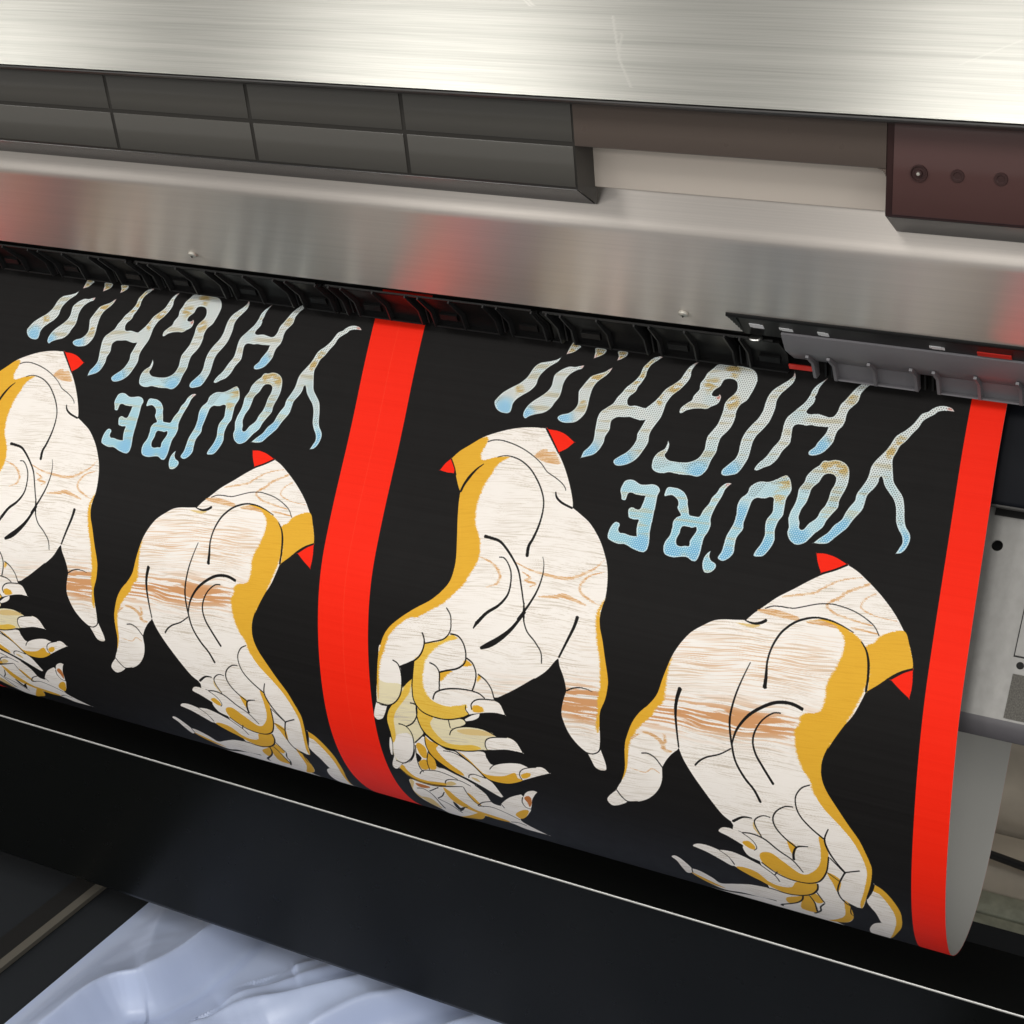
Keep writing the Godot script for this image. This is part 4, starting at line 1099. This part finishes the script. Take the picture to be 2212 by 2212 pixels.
	_line("black", [4040,4391,14,4033,4483,15,3977,4592,16,3885,4671,16,3775,4714,17,3659,4701,17,3616,4705,17])
	_line("black", [3902,4665,14,3886,4756,15,3829,4875,16,3688,5070,22,3670,5148,26])
	_line("black", [3958,4628,12,3987,4751,13,3982,4973,16])
	_line("black", [4024,4530,11,4072,4690,12])
	_line("black", [4070,4704,12,4028,4808,13,4015,4921,15,3948,5070,19])
	_line("black", [3732,4525,10,3698,4440,10,3592,4341,10])
	_line("black", [3698,4440,10,3725,4378,10])
	_line("black", [3468,4004,7,3549,4060,7,3581,4130,7,3558,4171,7])
	_line("black", [3266,4294,7,3335,4352,7,3373,4448,8])
	_line("black", [2963,4853,10,2972,4756,9])
	_line("black", [4284,4621,8,4272,4761,9,4298,4815,9])
	_line("black", [4475,4196,20,4457,4286,22,4418,4414,12])


# ------------------------------------------------------------------ catch basket and the film in it
func floor_of_basket(z: float) -> float:
	return -1.42 + 0.15 * (z + 1.15)


func basket() -> void:
	var o := base("catch_basket", Vector3(-1.2, 0, -0.9), "dark blue cloth catch basket under the printer", "basket")
	var st := mb()
	run(st, [Vector2(floor_of_basket(-1.5) - 0.006, -1.5), Vector2(floor_of_basket(0.1) - 0.006, 0.1), Vector2(floor_of_basket(0.1) - 0.010, 0.1), Vector2(floor_of_basket(-1.5) - 0.010, -1.5)], -2.3, 0.6)
	obj("cloth", st, M["basket cloth"], o)
	st = mb()
	var zz := [-1.3, -0.945, -0.94, -0.2]
	run(st, [Vector2(floor_of_basket(-1.4) + 0.001, -1.4), Vector2(floor_of_basket(-0.2) + 0.001, -0.2), Vector2(floor_of_basket(-0.2) - 0.005, -0.2), Vector2(floor_of_basket(-1.4) - 0.005, -1.4)], -1.3040, -1.2915)
	obj("support_bar", st, M["bar paint"], o, "thin grey support bar")
	st = mb()
	run(st, [Vector2(floor_of_basket(-1.4) - 0.001, -1.4), Vector2(floor_of_basket(-0.2) - 0.001, -0.2), Vector2(floor_of_basket(-0.2) - 0.006, -0.2), Vector2(floor_of_basket(-1.4) - 0.006, -1.4)], -1.3360, -1.3041)
	obj("dark_strip", st, M["dark void"], o, "plain black strip beside the bar")  # plain black strip laid along the left side of the bar
	# white film lying in loose folds
	var nz := FastNoiseLite.new()
	nz.seed = 5
	nz.frequency = 1.0
	nz.fractal_octaves = 2
	# each fold: its line on the basket floor, then height, reach to the left and to the right of the line
	var folds := [
		[[Vector2(-1.155, -0.76), Vector2(-1.1294, -0.8942), Vector2(-1.0953, -0.9339), Vector2(-1.0777, -0.9789), Vector2(-1.0710, -1.0199), Vector2(-1.0711, -1.0700), Vector2(-1.08, -1.13)], 0.021, 0.040, 0.014],
		[[Vector2(-1.02, -0.84), Vector2(-0.9665, -0.9329), Vector2(-0.9203, -0.9791), Vector2(-0.8609, -1.0294), Vector2(-0.82, -1.09)], 0.020, 0.018, 0.030],
		[[Vector2(-0.9553, -1.0236), Vector2(-0.9350, -1.0450), Vector2(-0.9121, -1.0700)], 0.006, 0.006, 0.016],
		[[Vector2(-0.9900, -0.9350), Vector2(-0.9489, -0.9900), Vector2(-0.9228, -1.0250), Vector2(-0.8800, -1.0800)], 0.009, 0.020, 0.010],
		[[Vector2(-0.90, -0.92), Vector2(-0.8483, -0.9938), Vector2(-0.8167, -1.0264), Vector2(-0.7746, -1.0720), Vector2(-0.74, -1.12)], 0.017, 0.022, 0.016],
		[[Vector2(-0.80, -0.90), Vector2(-0.74, -1.00), Vector2(-0.66, -1.10)], 0.020, 0.025, 0.030],
		[[Vector2(-1.0953, -0.9339), Vector2(-1.1334, -0.9891), Vector2(-1.1640, -1.0358), Vector2(-1.19, -1.10)], 0.004, 0.022, 0.022],
	]
	for f in folds:
		var k0: Array = f[0]
		var line := []
		for i in k0.size() - 1:
			for k in 6:
				line.append((k0[i] as Vector2).cubic_interpolate(k0[i + 1], k0[maxi(i - 1, 0)], k0[mini(i + 2, k0.size() - 1)], k / 6.0))
		line.append(k0[-1])
		f[0] = line
	var hgt := func(x: float, z: float) -> float:
		var q := Vector2(x, z)
		var h := 0.0
		for f in folds:
			var line: Array = f[0]
			var best := 1e9
			var side := 0.0
			var along := 0.0
			for i in line.size() - 1:
				var p0: Vector2 = line[i]
				var p1: Vector2 = line[i + 1]
				var c := Geometry2D.get_closest_point_to_segment(q, p0, p1)
				var d := c.distance_to(q)
				if d < best:
					best = d
					side = signf((p1 - p0).cross(q - c))
					along = (i + c.distance_to(p0) / p0.distance_to(p1)) / float(line.size() - 1)
			var w: float = f[3] if side > 0.0 else f[2]
			var soft := sqrt(best * best + 0.0000100) - 0.0031623
			h += f[1] * exp(-soft / w) * smoothstep(0.0, 0.25, along + 0.08) * (1.0 - smoothstep(0.85, 1.15, along))
			if side > 0.0:
				h -= 0.35 * f[1] * exp(-pow((best - 2.4 * w) / (1.3 * w), 2.0)) * smoothstep(0.0, w, best)
		h += 0.008 * nz.get_noise_2d(x * 2.4 + z * 1.6, z * 2.0)
		h += 0.0006 * nz.get_noise_2d(x * 14.0 + z * 9.0, z * 9.0 - x * 5.0)
		h *= 1.7 * smoothstep(-1.2145, -1.165, x)
		return h
	st = mb()
	var NX := 360
	var NZ := 260
	var X0 := -1.2140
	var X1 := -0.25
	var Z0 := -1.34
	var Z1 := -0.66
	var pts := PackedVector3Array()
	for j in NZ + 1:
		for i in NX + 1:
			var fx := float(i) / NX
			var x := lerpf(X0, X1, fx * 0.6 + 0.4 * fx * fx)
			var z := lerpf(Z0, Z1, float(j) / NZ)
			pts.append(Vector3(x, floor_of_basket(z) + H + 0.004 + 0.012 * smoothstep(-1.2145, -1.15, x) + maxf(hgt.call(x, z), -0.014 * smoothstep(-1.2145, -1.15, x)), z))
	for j in NZ + 1:
		for i in NX + 1:
			st.set_uv(Vector2(float(i) / NX, float(j) / NZ))
			var a := pts[j * (NX + 1) + maxi(i - 1, 0)]
			var b := pts[j * (NX + 1) + mini(i + 1, NX)]
			var c := pts[maxi(j - 1, 0) * (NX + 1) + i]
			var d := pts[mini(j + 1, NZ) * (NX + 1) + i]
			st.set_normal((d - c).cross(b - a).normalized())
			st.add_vertex(pts[j * (NX + 1) + i])
	for j in NZ:
		for i in NX:
			var k := j * (NX + 1) + i
			for v in [k, k + 1, k + NX + 2, k, k + NX + 2, k + NX + 1]:
				st.add_index(v)
	var f := obj("loose_film", st, M["film"], self)
	f.set_meta("label", "white satin film tinted blue for cool daylight, lying in loose folds in the basket")
	f.set_meta("category", "film")
